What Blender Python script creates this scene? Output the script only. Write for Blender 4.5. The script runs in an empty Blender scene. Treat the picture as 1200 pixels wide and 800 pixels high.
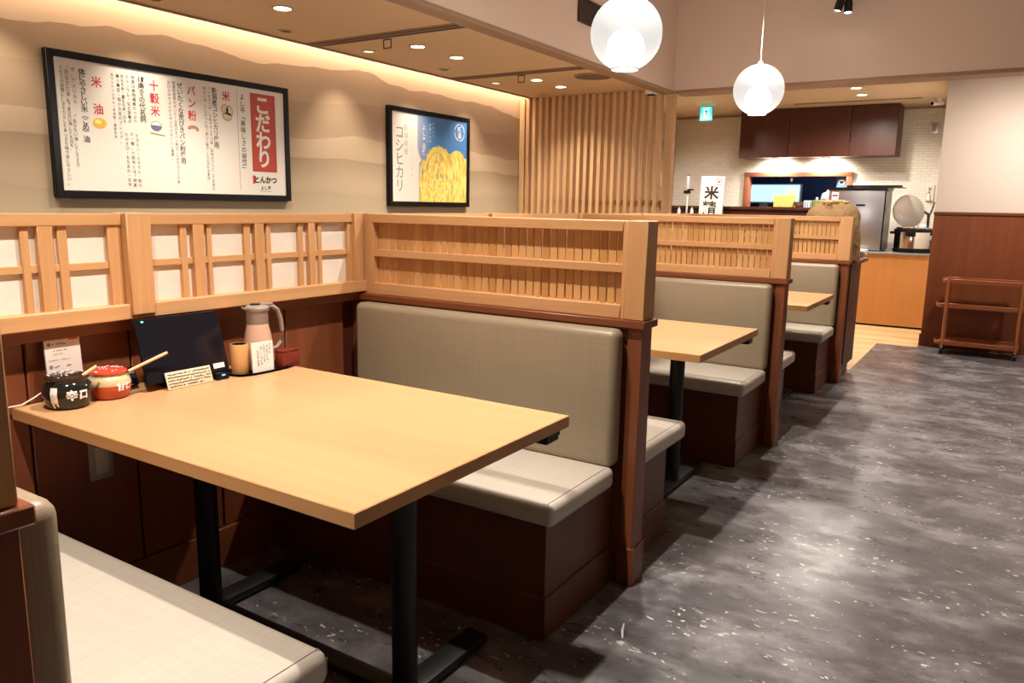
import bpy, bmesh, math, random
from mathutils import Vector, Matrix, Euler

random.seed(7)
S = bpy.context.scene
COL = S.collection

# ------------------------------------------------------------------ camera
cam_d = bpy.data.cameras.new('camera')
cam = bpy.data.objects.new('camera', cam_d)
COL.objects.link(cam)
cam_d.sensor_width = 36.0
cam_d.lens = 901.007 / 1200 * 36.0
yaw, pitch, roll = math.radians(-32.4307), math.radians(-10.0711), math.radians(1.0090)
f_ = Vector((math.sin(yaw) * math.cos(pitch), math.cos(yaw) * math.cos(pitch), math.sin(pitch)))
r_ = Vector((math.cos(yaw), -math.sin(yaw), 0))
u_ = r_.cross(f_)
r2 = r_ * math.cos(roll) + u_ * math.sin(roll)
u2 = u_ * math.cos(roll) - r_ * math.sin(roll)
mm = Matrix((r2, u2, -f_)).transposed().to_4x4()
mm.translation = Vector((0, 0, 1.27))
cam.matrix_world = mm
cam_d.clip_start = 0.02
S.camera = cam

# ------------------------------------------------------------------ world, exposure
w = bpy.data.worlds.new('world')
S.world = w
w.use_nodes = True
w.node_tree.nodes['Background'].inputs[0].default_value = (1.0, 0.88, 0.75, 1)
w.node_tree.nodes['Background'].inputs[1].default_value = 0.2
S.view_settings.view_transform = 'Standard'
S.view_settings.look = 'None'
S.view_settings.gamma = 1.0
S.view_settings.exposure = 1.0
S.cycles.max_bounces = 8
S.cycles.diffuse_bounces = 4
S.cycles.glossy_bounces = 4
S.cycles.transmission_bounces = 6
S.cycles.sample_clamp_indirect = 6.0
S.cycles.caustics_reflective = False
S.cycles.caustics_refractive = False

WARM = (1.0, 0.86, 0.68)
SOFT = (1.0, 0.90, 0.79)

# ------------------------------------------------------------------ lamps of the room and added fill spots
def lamp(name, kind, loc, energy, color=WARM, size=0.03, aim=None, cone=80, blend=0.6):
    d = bpy.data.lights.new(name, kind)
    d.energy = energy
    d.color = color
    if kind == 'SPOT':
        d.spot_size = math.radians(cone)
        d.spot_blend = blend
    d.shadow_soft_size = size
    o = bpy.data.objects.new(name, d)
    COL.objects.link(o)
    o.location = loc
    if aim is not None:
        v = Vector(aim) - Vector(loc)
        o.rotation_euler = v.to_track_quat('-Z', 'Y').to_euler()
    return o

def area(name, loc, sx, sy, energy, color, aim):
    d = bpy.data.lights.new(name, 'AREA')
    d.shape = 'RECTANGLE'
    d.size, d.size_y, d.energy, d.color = sx, sy, energy, color
    o = bpy.data.objects.new(name, d)
    COL.objects.link(o)
    o.location = loc
    o.rotation_euler = (Vector(aim) - Vector(loc)).to_track_quat('-Z', 'Y').to_euler()
    return o

DOWN_LIT = [(-3.34, y) for y in (1.06, 1.48, 2.56, 2.95, 4.06, 4.48, 5.56, 5.96)]
for i, (x, y) in enumerate(DOWN_LIT):
    lamp('downlight_bulb', 'SPOT', (x, y, 2.25), 26, WARM, 0.035, (x, y, 0), 120, 0.8)
WASH = [(-3.735, y) for y in (1.04, 1.82, 2.536, 4.04, 4.82, 5.55)]
for i, (x, y) in enumerate(WASH):
    lamp('wall_washer_bulb', 'SPOT', (x, y, 2.25), 11, WARM, 0.03, (-4.05, y, 1.35), 80, 0.9)
for y in (0.55, 1.6, 3.0, 4.9, 6.0):                     # heads along the ceiling track above the table ends
    lamp('track_bulb', 'SPOT', (-1.27, y, 2.74), 38 if y > 5.5 else 106, SOFT, 0.03, (-1.2, y, 0), 96, 0.7)
for x, y in ((1.0, 1.6), (1.0, 3.6), (1.0, 5.8)):         # unseen fill spots added above the aisle
    lamp('aisle_fill', 'SPOT', (x, y, 2.9), {1.6: 10, 3.6: 16, 5.8: 36}[y], SOFT, 0.05, (x, y, 0), 80, 0.8)
for x in (0.1, 1.2):  # unseen fill spots added behind the bulkhead to brighten the far right wall
    lamp('passage_fill', 'SPOT', (x, 7.35, 2.47), 54, SOFT, 0.05, (x, 8.0, 0.2), 165, 1.0)
for x, y in ((-1.45, 8.7), (-1.48, 9.2), (-3.3, 8.9)):
    lamp('kitchen_downlight_bulb', 'SPOT', (x, y, 2.47), 60, SOFT, 0.04, (x, y, 0), 165, 0.6)
for x in (-2.617, -2.007):
    lamp('cabinet_bulb', 'SPOT', (x, 10.34, 1.885), 34, SOFT, 0.03, (x, 10.54, 1.6), 150, 0.9)
lamp('pass_room_bulb', 'POINT', (-1.9, 11.3, 2.1), 5, (0.75, 0.87, 1.0), 0.1)
area('cove_strip', (-3.985, 3.2, 2.43), 7.0, 0.03, 24, (1.0, 0.80, 0.60), (-4.05, 3.2, 2.30))

# ------------------------------------------------------------------ material helpers
def base_mat(name, color, rough=0.5, metal=0.0, spec=0.5):
    m = bpy.data.materials.new(name)
    m.use_nodes = True
    b = m.node_tree.nodes['Principled BSDF']
    b.inputs['Base Color'].default_value = (*color, 1)
    b.inputs['Roughness'].default_value = rough
    b.inputs['Metallic'].default_value = metal
    b.inputs['Specular IOR Level'].default_value = spec
    return m

class NT:
    def __init__(s, m):
        s.t = m.node_tree
        s.b = s.t.nodes['Principled BSDF']
    def n(s, kind, **kw):
        x = s.t.nodes.new(kind)
        for k, v in kw.items():
            setattr(x, k, v)
        return x
    def l(s, a, b):
        s.t.links.new(a, b)
    def ramp(s, fac, stops):
        r = s.n('ShaderNodeValToRGB')
        e = r.color_ramp.elements
        while len(e) < len(stops):
            e.new(0.5)
        for k, (p, c) in enumerate(stops):
            e[k].position = p
            e[k].color = (*c, 1)
        s.l(fac, r.inputs[0])
        return r
    def math(s, op, a, b=None, c=None):
        x = s.n('ShaderNodeMath', operation=op)
        for i, v in enumerate((a, b, c)):
            if v is None:
                continue
            if isinstance(v, (int, float)):
                x.inputs[i].default_value = v
            else:
                s.l(v, x.inputs[i])
        return x.outputs[0]
    def mix(s, fac, a, b, blend='MIX'):
        x = s.n('ShaderNodeMix', data_type='RGBA', blend_type=blend)
        for sock, v in ((x.inputs[0], fac), (x.inputs[6], a), (x.inputs[7], b)):
            if isinstance(v, (int, float)):
                sock.default_value = v
            elif isinstance(v, tuple):
                sock.default_value = (*v, 1)
            else:
                s.l(v, sock)
        return x.outputs[2]
    def pos(s, scale=(1, 1, 1), rot=(0, 0, 0), kind='geo'):
        if kind == 'geo':
            o = s.n('ShaderNodeNewGeometry').outputs['Position']
        else:
            o = s.n('ShaderNodeTexCoord').outputs['Object']
        mp = s.n('ShaderNodeMapping')
        mp.inputs['Scale'].default_value = scale
        mp.inputs['Rotation'].default_value = rot
        s.l(o, mp.inputs[0])
        return mp.outputs[0]
    def noise(s, vec, scale=1, detail=4, rough=0.5, dist=0.0):
        x = s.n('ShaderNodeTexNoise')
        x.inputs['Scale'].default_value = scale
        x.inputs['Detail'].default_value = detail
        x.inputs['Roughness'].default_value = rough
        x.inputs['Distortion'].default_value = dist
        s.l(vec, x.inputs['Vector'])
        return x.outputs[0]
    def bump(s, h, strength=0.2, dist=0.01):
        x = s.n('ShaderNodeBump')
        x.inputs['Strength'].default_value = strength
        x.inputs['Distance'].default_value = dist
        s.l(h, x.inputs['Height'])
        s.l(x.outputs[0], s.b.inputs['Normal'])

def wood(name, c1, c2, axis='x', rough=0.4, grain=1.0, spec=0.4, rnd=0.0):
    """straight-grained wood: noise stretched along the grain axis"""
    m = base_mat(name, c1, rough, 0, spec)
    t = NT(m)
    sc = {'x': (1.2, 38, 38), 'y': (38, 1.2, 38), 'z': (38, 38, 1.2)}[axis]
    v = t.pos(tuple(a * grain for a in sc), kind='geo')
    n1 = t.noise(v, 1, 5, 0.6, 0.3)
    n2 = t.noise(v, 0.25, 2, 0.5, 0.2)
    k = t.math('ADD', t.math('MULTIPLY', n1, 0.6), t.math('MULTIPLY', n2, 0.4))
    if rnd:
        oi = t.n('ShaderNodeObjectInfo')
        k = t.math('ADD', k, t.math('MULTIPLY', t.math('SUBTRACT', oi.outputs['Random'], 0.5), rnd))
    r = t.ramp(k, [(0.32, c2), (0.66, c1)])
    t.l(r.outputs[0], t.b.inputs['Base Color'])
    t.bump(n1, 0.06, 0.002)
    return m

def emit(name, color, strength):
    m = bpy.data.materials.new(name)
    m.use_nodes = True
    b = m.node_tree.nodes['Principled BSDF']
    b.inputs['Base Color'].default_value = (*color, 1)
    b.inputs['Emission Color'].default_value = (*color, 1)
    b.inputs['Emission Strength'].default_value = strength
    return m

# pale cypress, by grain direction
C1, C2 = (0.66, 0.375, 0.175), (0.53, 0.28, 0.118)
HX = wood('cypress_x', C1, C2, 'x', 0.42)
HY = wood('cypress_y', C1, C2, 'y', 0.42)
HZ = wood('cypress_z', C1, C2, 'z', 0.42)
HSLAT = wood('cypress_slat', (0.63, 0.36, 0.145), (0.52, 0.275, 0.10), 'z', 0.45, 1.0, 0.4, 0.5)
TOPW = wood('table_wood', (0.60, 0.335, 0.165), (0.535, 0.285, 0.13), 'x', 0.36, 0.6)
TOPE = wood('table_edge_wood', (0.60, 0.33, 0.13), (0.5, 0.26, 0.1), 'x', 0.42, 0.6)
SLATW = wood('screen_wood', (0.70, 0.45, 0.24), (0.58, 0.355, 0.18), 'z', 0.5, 1.0, 0.3, 0.3)
R1, R2 = (0.225, 0.068, 0.026), (0.16, 0.044, 0.017)
RX = wood('red_wood_x', R1, R2, 'x', 0.38, 0.5)
RY = wood('red_wood_y', R1, R2, 'y', 0.38, 0.5)
RZ = wood('red_wood_z', R1, R2, 'z', 0.38, 0.5, 0.4, 0.25)
BENCHW = wood('bench_wood', (0.135, 0.036, 0.016), (0.09, 0.023, 0.011), 'z', 0.4, 0.5)
DK = wood('dark_wood', (0.085, 0.022, 0.012), (0.055, 0.014, 0.008), 'z', 0.4, 0.5)
CABW = wood('cabinet_wood', (0.075, 0.021, 0.011), (0.05, 0.013, 0.008), 'z', 0.35, 0.6)
COUNTERW = wood('counter_wood', (0.60, 0.28, 0.09), (0.52, 0.22, 0.065), 'z', 0.45, 0.4)
TROLW = wood('trolley_wood', (0.32, 0.10, 0.035), (0.24, 0.07, 0.024), 'x', 0.35, 0.6)
COPPER = base_mat('copper_metal', (0.50, 0.20, 0.09), 0.35, 0.6)
BLACKM = base_mat('black_metal', (0.011, 0.011, 0.012), 0.42, 0.0, 0.4)
BLACKP = base_mat('black_plastic', (0.006, 0.006, 0.007), 0.3, 0, 0.2)
BLACKG = base_mat('black_gloss', (0.006, 0.007, 0.012), 0.07, 0, 0.5)
WHITE = base_mat('white_plastic', (0.8, 0.79, 0.76), 0.4)
PAPERW = base_mat('white_print_paper', (0.90, 0.87, 0.82), 0.35, 0, 0.4)
GREYP = base_mat('grey_plastic', (0.33, 0.30, 0.29), 0.4)
STEEL = base_mat('brushed_steel', (0.55, 0.57, 0.63), 0.32, 1.0)
CHROME = base_mat('chrome', (0.7, 0.68, 0.65), 0.14, 1.0)
INK = base_mat('black_ink', (0.02, 0.018, 0.018), 0.5)
INKG = base_mat('grey_ink', (0.22, 0.20, 0.20), 0.5)
REDINK = base_mat('red_ink', (0.62, 0.035, 0.05), 0.5)
REDBOX = base_mat('red_print', (0.56, 0.065, 0.038), 0.45)
WHITEINK = base_mat('white_ink', (0.93, 0.92, 0.9), 0.5)
PAINT = base_mat('wall_paint', (0.70, 0.56, 0.47), 0.75, 0, 0.2)
PAINTW = base_mat('pale_paint', (0.72, 0.64, 0.57), 0.75, 0, 0.2)
CEIL = base_mat('tan_ceiling_paint', (0.78, 0.55, 0.33), 0.7, 0, 0.25)
CEILK = base_mat('kitchen_ceiling_paint', (0.60, 0.46, 0.33), 0.7, 0, 0.2)
DARKSLOT = base_mat('dark_slot', (0.05, 0.03, 0.022), 0.6)
BROWNT = base_mat('brown_trim', (0.33, 0.2, 0.12), 0.5)
NAVY = base_mat('navy_paint', (0.018, 0.04, 0.12), 0.6)
LENS = emit('lamp_lens', (1.0, 0.93, 0.80), 9.0)
LENSDIM = emit('dim_lamp_lens', (1.0, 0.85, 0.62), 0.9)

def vinyl(name, col, axis):
    m = base_mat(name, col, 0.36, 0, 0.5)
    t = NT(m)
    v1 = t.pos({'x': (6, 420, 420), 'z': (420, 420, 6)}[axis])
    v2 = t.pos({'x': (420, 6, 420), 'z': (6, 6, 420)}[axis])
    n1, n2 = t.noise(v1, 1, 2), t.noise(v2, 1, 2)
    k = t.math('ADD', n1, n2)
    c = t.ramp(t.math('MULTIPLY', k, 0.5), [(0.35, tuple(a * 0.86 for a in col)), (0.62, col)])
    t.l(c.outputs[0], t.b.inputs['Base Color'])
    big = t.noise(t.pos((3, 3, 3)), 1, 2)
    t.bump(t.math('ADD', t.math('MULTIPLY', k, 0.4), big), 0.12, 0.006)
    return m
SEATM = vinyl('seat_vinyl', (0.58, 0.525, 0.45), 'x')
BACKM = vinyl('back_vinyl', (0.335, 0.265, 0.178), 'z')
SEAM = base_mat('seam_thread', (0.32, 0.29, 0.25), 0.7)

def floor_mat():
    m = base_mat('slate_floor', (0.1, 0.1, 0.1), 0.3, 0, 0.5)
    t = NT(m)
    oi = t.n('ShaderNodeObjectInfo')
    v = t.pos((1, 1, 1))
    off = t.n('ShaderNodeVectorMath', operation='ADD')
    sc = t.n('ShaderNodeVectorMath', operation='SCALE')
    cx = t.n('ShaderNodeCombineXYZ')
    t.l(oi.outputs['Random'], cx.inputs[0]); t.l(oi.outputs['Random'], cx.inputs[1])
    sc.inputs['Scale'].default_value = 9.0
    t.l(cx.outputs[0], sc.inputs[0]); t.l(v, off.inputs[0]); t.l(sc.outputs[0], off.inputs[1])
    vv = off.outputs[0]
    st = t.n('ShaderNodeMapping'); st.inputs['Scale'].default_value = (0.55, 1.0, 1.0); t.l(v, st.inputs[0])
    vs = st.outputs[0]
    st2 = t.n('ShaderNodeMapping'); st2.inputs['Scale'].default_value = (0.6, 1.0, 1.0); t.l(v, st2.inputs[0])
    n1 = t.noise(st2.outputs[0], 4.6, 8, 0.64, 0.3)
    n2 = t.noise(vs, 16, 5, 0.65, 0.0)
    k = t.math('ADD', t.math('MULTIPLY', n1, 0.76), t.math('MULTIPLY', n2, 0.24))
    k = t.math('ADD', k, t.math('MULTIPLY', t.math('SUBTRACT', oi.outputs['Random'], 0.5), 0.03))
    base = t.ramp(k, [(0.34, (0.044, 0.042, 0.047)), (0.49, (0.096, 0.091, 0.098)), (0.63, (0.235, 0.227, 0.240))])
    mask = t.noise(vs, 4.5, 3, 0.6)
    fl = t.noise(vs, 62, 2, 0.5, 0.5)
    thr = t.math('ADD', t.math('MULTIPLY', t.math('GREATER_THAN', mask, 0.53), -0.06), 0.718)
    fm = t.math('GREATER_THAN', fl, thr)
    c = t.mix(fm, base.outputs[0], (0.55, 0.53, 0.51))
    t.l(c, t.b.inputs['Base Color'])
    rr = t.ramp(n2, [(0.3, (0.24,) * 3), (0.7, (0.40,) * 3)])
    t.l(rr.outputs[0], t.b.inputs['Roughness'])
    t.bump(n2, 0.08, 0.004)
    return m
FLOORM = floor_mat()
GROUT = base_mat('floor_joint', (0.085, 0.08, 0.083), 0.5)
PLANK = wood('floor_plank_wood', (0.74, 0.54, 0.28), (0.62, 0.42, 0.2), 'x', 0.4, 0.5, 0.4, 0.6)

def mural_mat():
    """wallpaper printed with layered misty ridge lines"""
    m = base_mat('ridge_wallpaper', (0.6, 0.5, 0.36), 0.7, 0, 0.2)
    t = NT(m)
    g = t.n('ShaderNodeNewGeometry')
    sx = t.n('ShaderNodeSeparateXYZ')
    t.l(g.outputs['Position'], sx.inputs[0])
    y, z = sx.outputs[1], sx.outputs[2]
    col = None
    top = (0.62, 0.48, 0.335)
    cur = top
    layers = [(2.14, 0.17, 0.55, 3.0, (0.35, 0.245, 0.16), 0.30, (0.46, 0.335, 0.225)),
              (1.93, 0.13, 0.7, 11.0, (0.38, 0.27, 0.18), 0.26, (0.48, 0.355, 0.245)),
              (1.71, 0.14, 0.5, 23.0, (0.60, 0.46, 0.33), 0.22, (0.46, 0.35, 0.245)),
              (1.56, 0.06, 0.8, 37.0, (0.37, 0.285, 0.19), 0.17, (0.50, 0.395, 0.28)),
              (1.33, 0.10, 0.6, 51.0, (0.46, 0.375, 0.26), 0.2, (0.58, 0.47, 0.34)),
              (1.16, 0.08, 0.9, 71.0, (0.42, 0.335, 0.23), 0.3, (0.55, 0.45, 0.32))]
    for (h, amp, fr, seed, cdark, fall, clight) in layers:
        cb = t.n('ShaderNodeCombineXYZ')
        t.l(t.math('ADD', t.math('MULTIPLY', y, fr), seed), cb.inputs[0])
        nz = t.noise(cb.outputs[0], 1.6, 4, 0.45)
        hh = t.math('ADD', t.math('MULTIPLY', t.math('SUBTRACT', nz, 0.5), amp * 2.4), h)
        d = t.math('SUBTRACT', hh, z)                     # depth below this ridge
        inside = t.math('GREATER_THAN', d, 0.0)
        fade = t.math('MINIMUM', t.math('MULTIPLY', t.math('MAXIMUM', d, 0.0), 1.0 / fall), 1.0)
        lay = t.mix(fade, cdark, clight)
        col = t.mix(inside, top if col is None else col, lay)
    n = t.noise(t.pos((2, 8, 30)), 1, 3)
    col = t.mix(t.math('MULTIPLY', n, 0.10), col, (0.36, 0.27, 0.18))
    t.l(col, t.b.inputs['Base Color'])
    return m
MURAL = mural_mat()

def tile_mat():
    m = base_mat('white_strip_tile', (0.7, 0.66, 0.58), 0.28, 0, 0.5)
    t = NT(m)
    g = t.n('ShaderNodeNewGeometry')
    sx = t.n('ShaderNodeSeparateXYZ')
    t.l(g.outputs['Position'], sx.inputs[0])
    cb = t.n('ShaderNodeCombineXYZ')
    t.l(t.math('ADD', sx.outputs[0], sx.outputs[1]), cb.inputs[0]); t.l(sx.outputs[2], cb.inputs[1])
    br = t.n('ShaderNodeTexBrick')
    br.inputs['Color1'].default_value = (0.74, 0.69, 0.60, 1)
    br.inputs['Color2'].default_value = (0.68, 0.63, 0.54, 1)
    br.inputs['Mortar'].default_value = (0.55, 0.50, 0.42, 1)
    br.inputs['Scale'].default_value = 1.0
    br.inputs['Mortar Size'].default_value = 0.003
    br.inputs['Brick Width'].default_value = 0.10
    br.inputs['Row Height'].default_value = 0.033
    t.l(cb.outputs[0], br.inputs['Vector'])
    t.l(br.outputs['Color'], t.b.inputs['Base Color'])
    vor = t.noise(cb.outputs[0], 18, 1)
    t.bump(t.math('ADD', t.math('MULTIPLY', br.outputs['Fac'], -1.0), t.math('MULTIPLY', vor, 0.6)), 0.35, 0.003)
    return m
TILE = tile_mat()

def paper_mat():
    m = base_mat('shoji_paper', (0.80, 0.73, 0.65), 0.75, 0, 0.15)
    t = NT(m)
    n = t.noise(t.pos((14, 14, 14)), 1, 5, 0.6)
    r = t.ramp(n, [(0.3, (0.76, 0.69, 0.61)), (0.7, (0.82, 0.75, 0.67))])
    t.l(r.outputs[0], t.b.inputs['Base Color'])
    t.b.inputs['Subsurface Weight'].default_value = 0.0
    return m
PAPER = paper_mat()

# ------------------------------------------------------------------ mesh helpers
ROOTLOC = {}

class B:
    """collects shapes into one bmesh"""
    def __init__(s):
        s.bm = bmesh.new()
    def box(s, x0, x1, y0, y1, z0, z1, bev=0.0, seg=2):
        g = bmesh.ops.create_cube(s.bm, size=1.0)
        vs = g['verts']
        for v in vs:
            v.co = Vector((x0 + (v.co.x + .5) * (x1 - x0), y0 + (v.co.y + .5) * (y1 - y0), z0 + (v.co.z + .5) * (z1 - z0)))
        if bev > 0:
            es = list({e for v in vs for e in v.link_edges})
            bmesh.ops.bevel(s.bm, geom=es, offset=bev, segments=seg, affect='EDGES', profile=0.5)
        return s
    def lathe(s, prof, n=24, c=(0, 0, 0), M=None, closed=False):
        rings = []
        for r, z in prof:
            ring = []
            for k in range(n):
                a = 2 * math.pi * k / n
                co = Vector((r * math.cos(a), r * math.sin(a), z))
                if M is not None:
                    co = M @ co
                ring.append(s.bm.verts.new(co + Vector(c)))
            rings.append(ring)
        for a, b in zip(rings[:-1], rings[1:]):
            for k in range(n):
                s.bm.faces.new((a[k], a[(k + 1) % n], b[(k + 1) % n], b[k]))
        if not closed:
            if prof[0][0] > 1e-6:
                s.bm.faces.new(list(reversed(rings[0])))
            if prof[-1][0] > 1e-6:
                s.bm.faces.new(rings[-1])
        return s
    def cyl(s, p0, p1, r, n=14, r1=None):
        p0, p1 = Vector(p0), Vector(p1)
        d = p1 - p0
        M = d.to_track_quat('Z', 'Y').to_matrix()
        return s.lathe([(r, 0), (r if r1 is None else r1, d.length)], n, p0, M)
    def tube(s, pts, r, n=8, flat=1.0):
        pts = [Vector(p) for p in pts]
        rings = []
        up = Vector((0, 0, 1))
        for i, p in enumerate(pts):
            d = (pts[min(i + 1, len(pts) - 1)] - pts[max(i - 1, 0)]).normalized()
            a = d.cross(up)
            if a.length < 1e-3:
                a = d.cross(Vector((0, 1, 0)))
            a.normalize()
            b = a.cross(d)
            rr = r[i] if isinstance(r, (list, tuple)) else r
            rings.append([s.bm.verts.new(p + (a * math.cos(2 * math.pi * k / n) * flat + b * math.sin(2 * math.pi * k / n)) * rr) for k in range(n)])
        for a, b in zip(rings[:-1], rings[1:]):
            for k in range(n):
                s.bm.faces.new((a[k], a[(k + 1) % n], b[(k + 1) % n], b[k]))
        s.bm.faces.new(list(reversed(rings[0])))
        s.bm.faces.new(rings[-1])
        return s
    def poly(s, pts):
        s.bm.faces.new([s.bm.verts.new(Vector(p)) for p in pts])
        return s
    def prism(s, pts, vec):
        """extrude polygon pts (3D) by vec"""
        v = Vector(vec)
        a = [s.bm.verts.new(Vector(p)) for p in pts]
        b = [s.bm.verts.new(Vector(p) + v) for p in pts]
        n = len(a)
        s.bm.faces.new(list(reversed(a)))
        s.bm.faces.new(b)
        for k in range(n):
            s.bm.faces.new((a[k], a[(k + 1) % n], b[(k + 1) % n], b[k]))
        return s
    def sphere(s, c, r, u=24, v=14, sz=1.0):
        prof = []
        for i in range(v + 1):
            a = -math.pi / 2 + math.pi * i / v
            prof.append((max(r * math.cos(a), 1e-7), r * math.sin(a) * sz))
        return s.lathe(prof, u, c)
    def xf(s, M):
        bmesh.ops.transform(s.bm, matrix=M, verts=s.bm.verts[:])
        return s

def rootof(o):
    while o.parent:
        o = o.parent
    return o

def obj(name, b, mat, parent=None, local=False, smooth=True):
    me = bpy.data.meshes.new(name)
    if isinstance(b, B):
        bmesh.ops.recalc_face_normals(b.bm, faces=b.bm.faces[:]) if len(b.bm.faces) < 20000 else None
        b.bm.to_mesh(me)
        b.bm.free()
    else:
        me = b
    if parent is not None and not local:
        r = rootof(parent)
        if r.name in ROOTLOC:
            me.transform(Matrix.Translation(-ROOTLOC[r.name]))
    if smooth:
        for p in me.polygons:
            p.use_smooth = True
        me.set_sharp_from_angle(angle=math.radians(38))
    me.materials.clear()
    me.materials.append(mat)
    o = bpy.data.objects.new(name, me)
    COL.objects.link(o)
    if parent is not None:
        o.parent = parent
    return o

def tag(o, label, cat, group=None):
    o['label'] = label
    o['category'] = cat
    if group:
        o['group'] = group
    return o

def thing(name, label, cat, loc, rot=(0, 0, 0), group=None):
    o = bpy.data.objects.new(name, None)
    o.empty_display_size = 0.1
    COL.objects.link(o)
    o.location = loc
    o.rotation_euler = rot
    ROOTLOC[o.name] = Vector(loc)
    return tag(o, label, cat, group)

def struct(name, b, mat, smooth=False):
    o = obj(name, b, mat, None, smooth=smooth)
    o['kind'] = 'structure'
    return o

def single(name, b, mat, label, cat, group=None):
    o = obj(name, b, mat)
    return tag(o, label, cat, group)

def inst(name, src, parent, loc=(0, 0, 0)):
    """another object sharing the mesh of src"""
    o = src.copy()
    o.name = name
    COL.objects.link(o)
    o.parent = parent
    o.location = loc
    return o

# frames that turn flat (x right, y up, normal +z) drawings onto surfaces
FACE_PX = Matrix(((0, 0, 1, 0), (1, 0, 0, 0), (0, 1, 0, 0), (0, 0, 0, 1)))      # faces +X: x->Y, y->Z
FACE_NY = Matrix(((1, 0, 0, 0), (0, 0, -1, 0), (0, 1, 0, 0), (0, 0, 0, 1)))     # faces -Y: x->X, y->Z

def text_mesh(body, size=0.03, vertical=False, pitch=None, bold=0.0, res=2, align='CENTER'):
    cu = bpy.data.curves.new('t', 'FONT')
    cu.size = size
    cu.resolution_u = res
    cu.offset = bold
    cu.align_x = align
    cu.align_y = 'CENTER' if not vertical else 'TOP'
    if vertical:
        cu.body = '\n'.join(body)
        cu.space_line = (pitch or size) / size
    else:
        cu.body = body
    o = bpy.data.objects.new('t', cu)
    COL.objects.link(o)
    bpy.context.view_layer.update()
    dg = bpy.context.evaluated_depsgraph_get()
    me = bpy.data.meshes.new_from_object(o.evaluated_get(dg))
    bpy.data.objects.remove(o)
    bpy.data.curves.remove(cu)
    return me

def fit_col(body, u, ztop, zbot, size, frame, bold=0.0, res=1, shear=0):
    """vertical column of characters centred on u, filling ztop..zbot; returned in world space via frame"""
    n = len(body)
    me = text_mesh(body, size, True, (ztop - zbot) / n, bold, res)
    if len(me.vertices):
        ys = [v.co.y for v in me.vertices]
        xs = [v.co.x for v in me.vertices]
        top, bot = max(ys), min(ys)
        k = (ztop - zbot) / (top - bot)
        cx = 0.0
        for v in me.vertices:
            v.co = Vector((u + v.co.x - cx, ztop + (v.co.y - top) * k, 0))
    me.transform(frame)
    return me

def join_meshes(ms):
    bm = bmesh.new()
    for m in ms:
        bm.from_mesh(m)
        bpy.data.meshes.remove(m)
    me = bpy.data.meshes.new('joined')
    bm.to_mesh(me)
    bm.free()
    return me

def wrap(me, r, a0):
    """bend a flat drawing (x right, y up) round a vertical cylinder, centred at angle a0"""
    for v in me.vertices:
        a = a0 + v.co.x / r
        v.co = Vector((r * math.cos(a), r * math.sin(a), v.co.y))
    return me

# ================================================================== STRUCTURE
HC = 3.1            # high ceiling over the aisle
LC = 2.268          # low ceiling over the booths
KC = 2.5            # kitchen ceiling
XL = -4.05          # wall with the ridge wallpaper
PY = [0.329] + [0.388 + 1.884 * i for i in (1, 2, 3)]
PT = 0.085

# --- floors
fl = struct('floor', B().box(-4.2, 2.7, -2.3, 8.175, -0.12, -0.006).box(-0.62, 2.7, 8.175, 8.34, -0.12, -0.006), GROUT)
tile0 = None
TS = 0.60
nx, ny = 12, 18
for ix in range(nx):
    for iy in range(ny):
        x0 = 3.0 - (ix + 1) * TS - 0.36 + 0.0
        y1 = 8.175 - iy * TS
        if x0 + TS > 3.0 or y1 - TS < -2.5:
            continue
        if tile0 is None:
            tile0 = obj('floor_tile', B().box(0.00003, TS - 0.00003, -TS + 0.00003, -0.00003, -0.006, 0.0), FLOORM, fl, local=True, smooth=False)
            tile0.location = (x0, y1, 0)
        else:
            if y1 > 6.5 and x0 + TS <= -0.95 and False:
                continue
            inst('floor_tile', tile0, fl, (x0, y1, 0))
for k in range(6):
    a = 2.04 - k * 0.6
    obj('floor_tile', B().box(max(a, -0.62) + 0.0004, a + 0.5996, 8.1754, 8.332, -0.006, 0.0), FLOORM, fl, smooth=False)
fk = struct('floor.001', B().box(-4.2, -0.6, 8.177, 10.7, -0.12, -0.014), GROUT)
pk = None
yy = 8.178
row = 0
while yy < 10.5:
    x = -4.2 + (row % 3) * 0.3 - 0.9
    while x < -0.62:
        a, b_ = max(x, -4.2), min(x + 0.9, -0.62)
        if b_ - a > 0.05:
            obj('plank', B().box(a + .0005, b_ - .0005, yy + .0008, yy + 0.0892, -0.014, -0.002), PLANK, fk, smooth=False)
        x += 0.9
    yy += 0.09
    row += 1
fs = struct('floor.002', B().box(-4.2, -0.957, 6.62, 8.174, 0.0004, 0.0012), GROUT)
yy = 6.63
row = 0
while yy < 8.15:
    x = -4.2 + (row % 3) * 0.3 - 0.9
    while x < -0.96:
        a, b_ = max(x, -4.2), min(x + 0.9, -0.96)
        if b_ - a > 0.05:
            obj('plank', B().box(a + .0005, b_ - .0005, yy + .0008, yy + 0.0892, 0.0012, 0.003), PLANK, fs, smooth=False)
        x += 0.9
    yy += 0.09
    row += 1

# --- walls
struct('wall_left', B().box(XL - 0.12, XL, -2.2, 10.7, 0, HC), MURAL)
struct('wall_back', B().box(-4.2, 3.1, -2.3, -2.2, 0, HC), PAINTW)
struct('wall_right', B().box(2.64, 2.74, -2.2, 8.33, 0, HC), PAINTW)
XW = -0.605
wf = struct('wall_far_right', B().box(XW, 3.1, 8.33, 8.45, 1.275, HC).box(XW, XW + 0.1, 8.45, 10.7, 0, KC), PAINTW)
obj('wainscot', B().box(XW, 3.1, 8.33, 8.45, 0, 1.255), RZ, wf)
obj('cap_rail', B().box(XW - 0.004, 3.1, 8.318, 8.34, 1.25, 1.276, 0.003), RX, wf)
struct('baseboard_far_right', B().box(XW - 0.012, 3.0, 8.31, 8.33, 0, 0.115, 0.002), RX)
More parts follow.
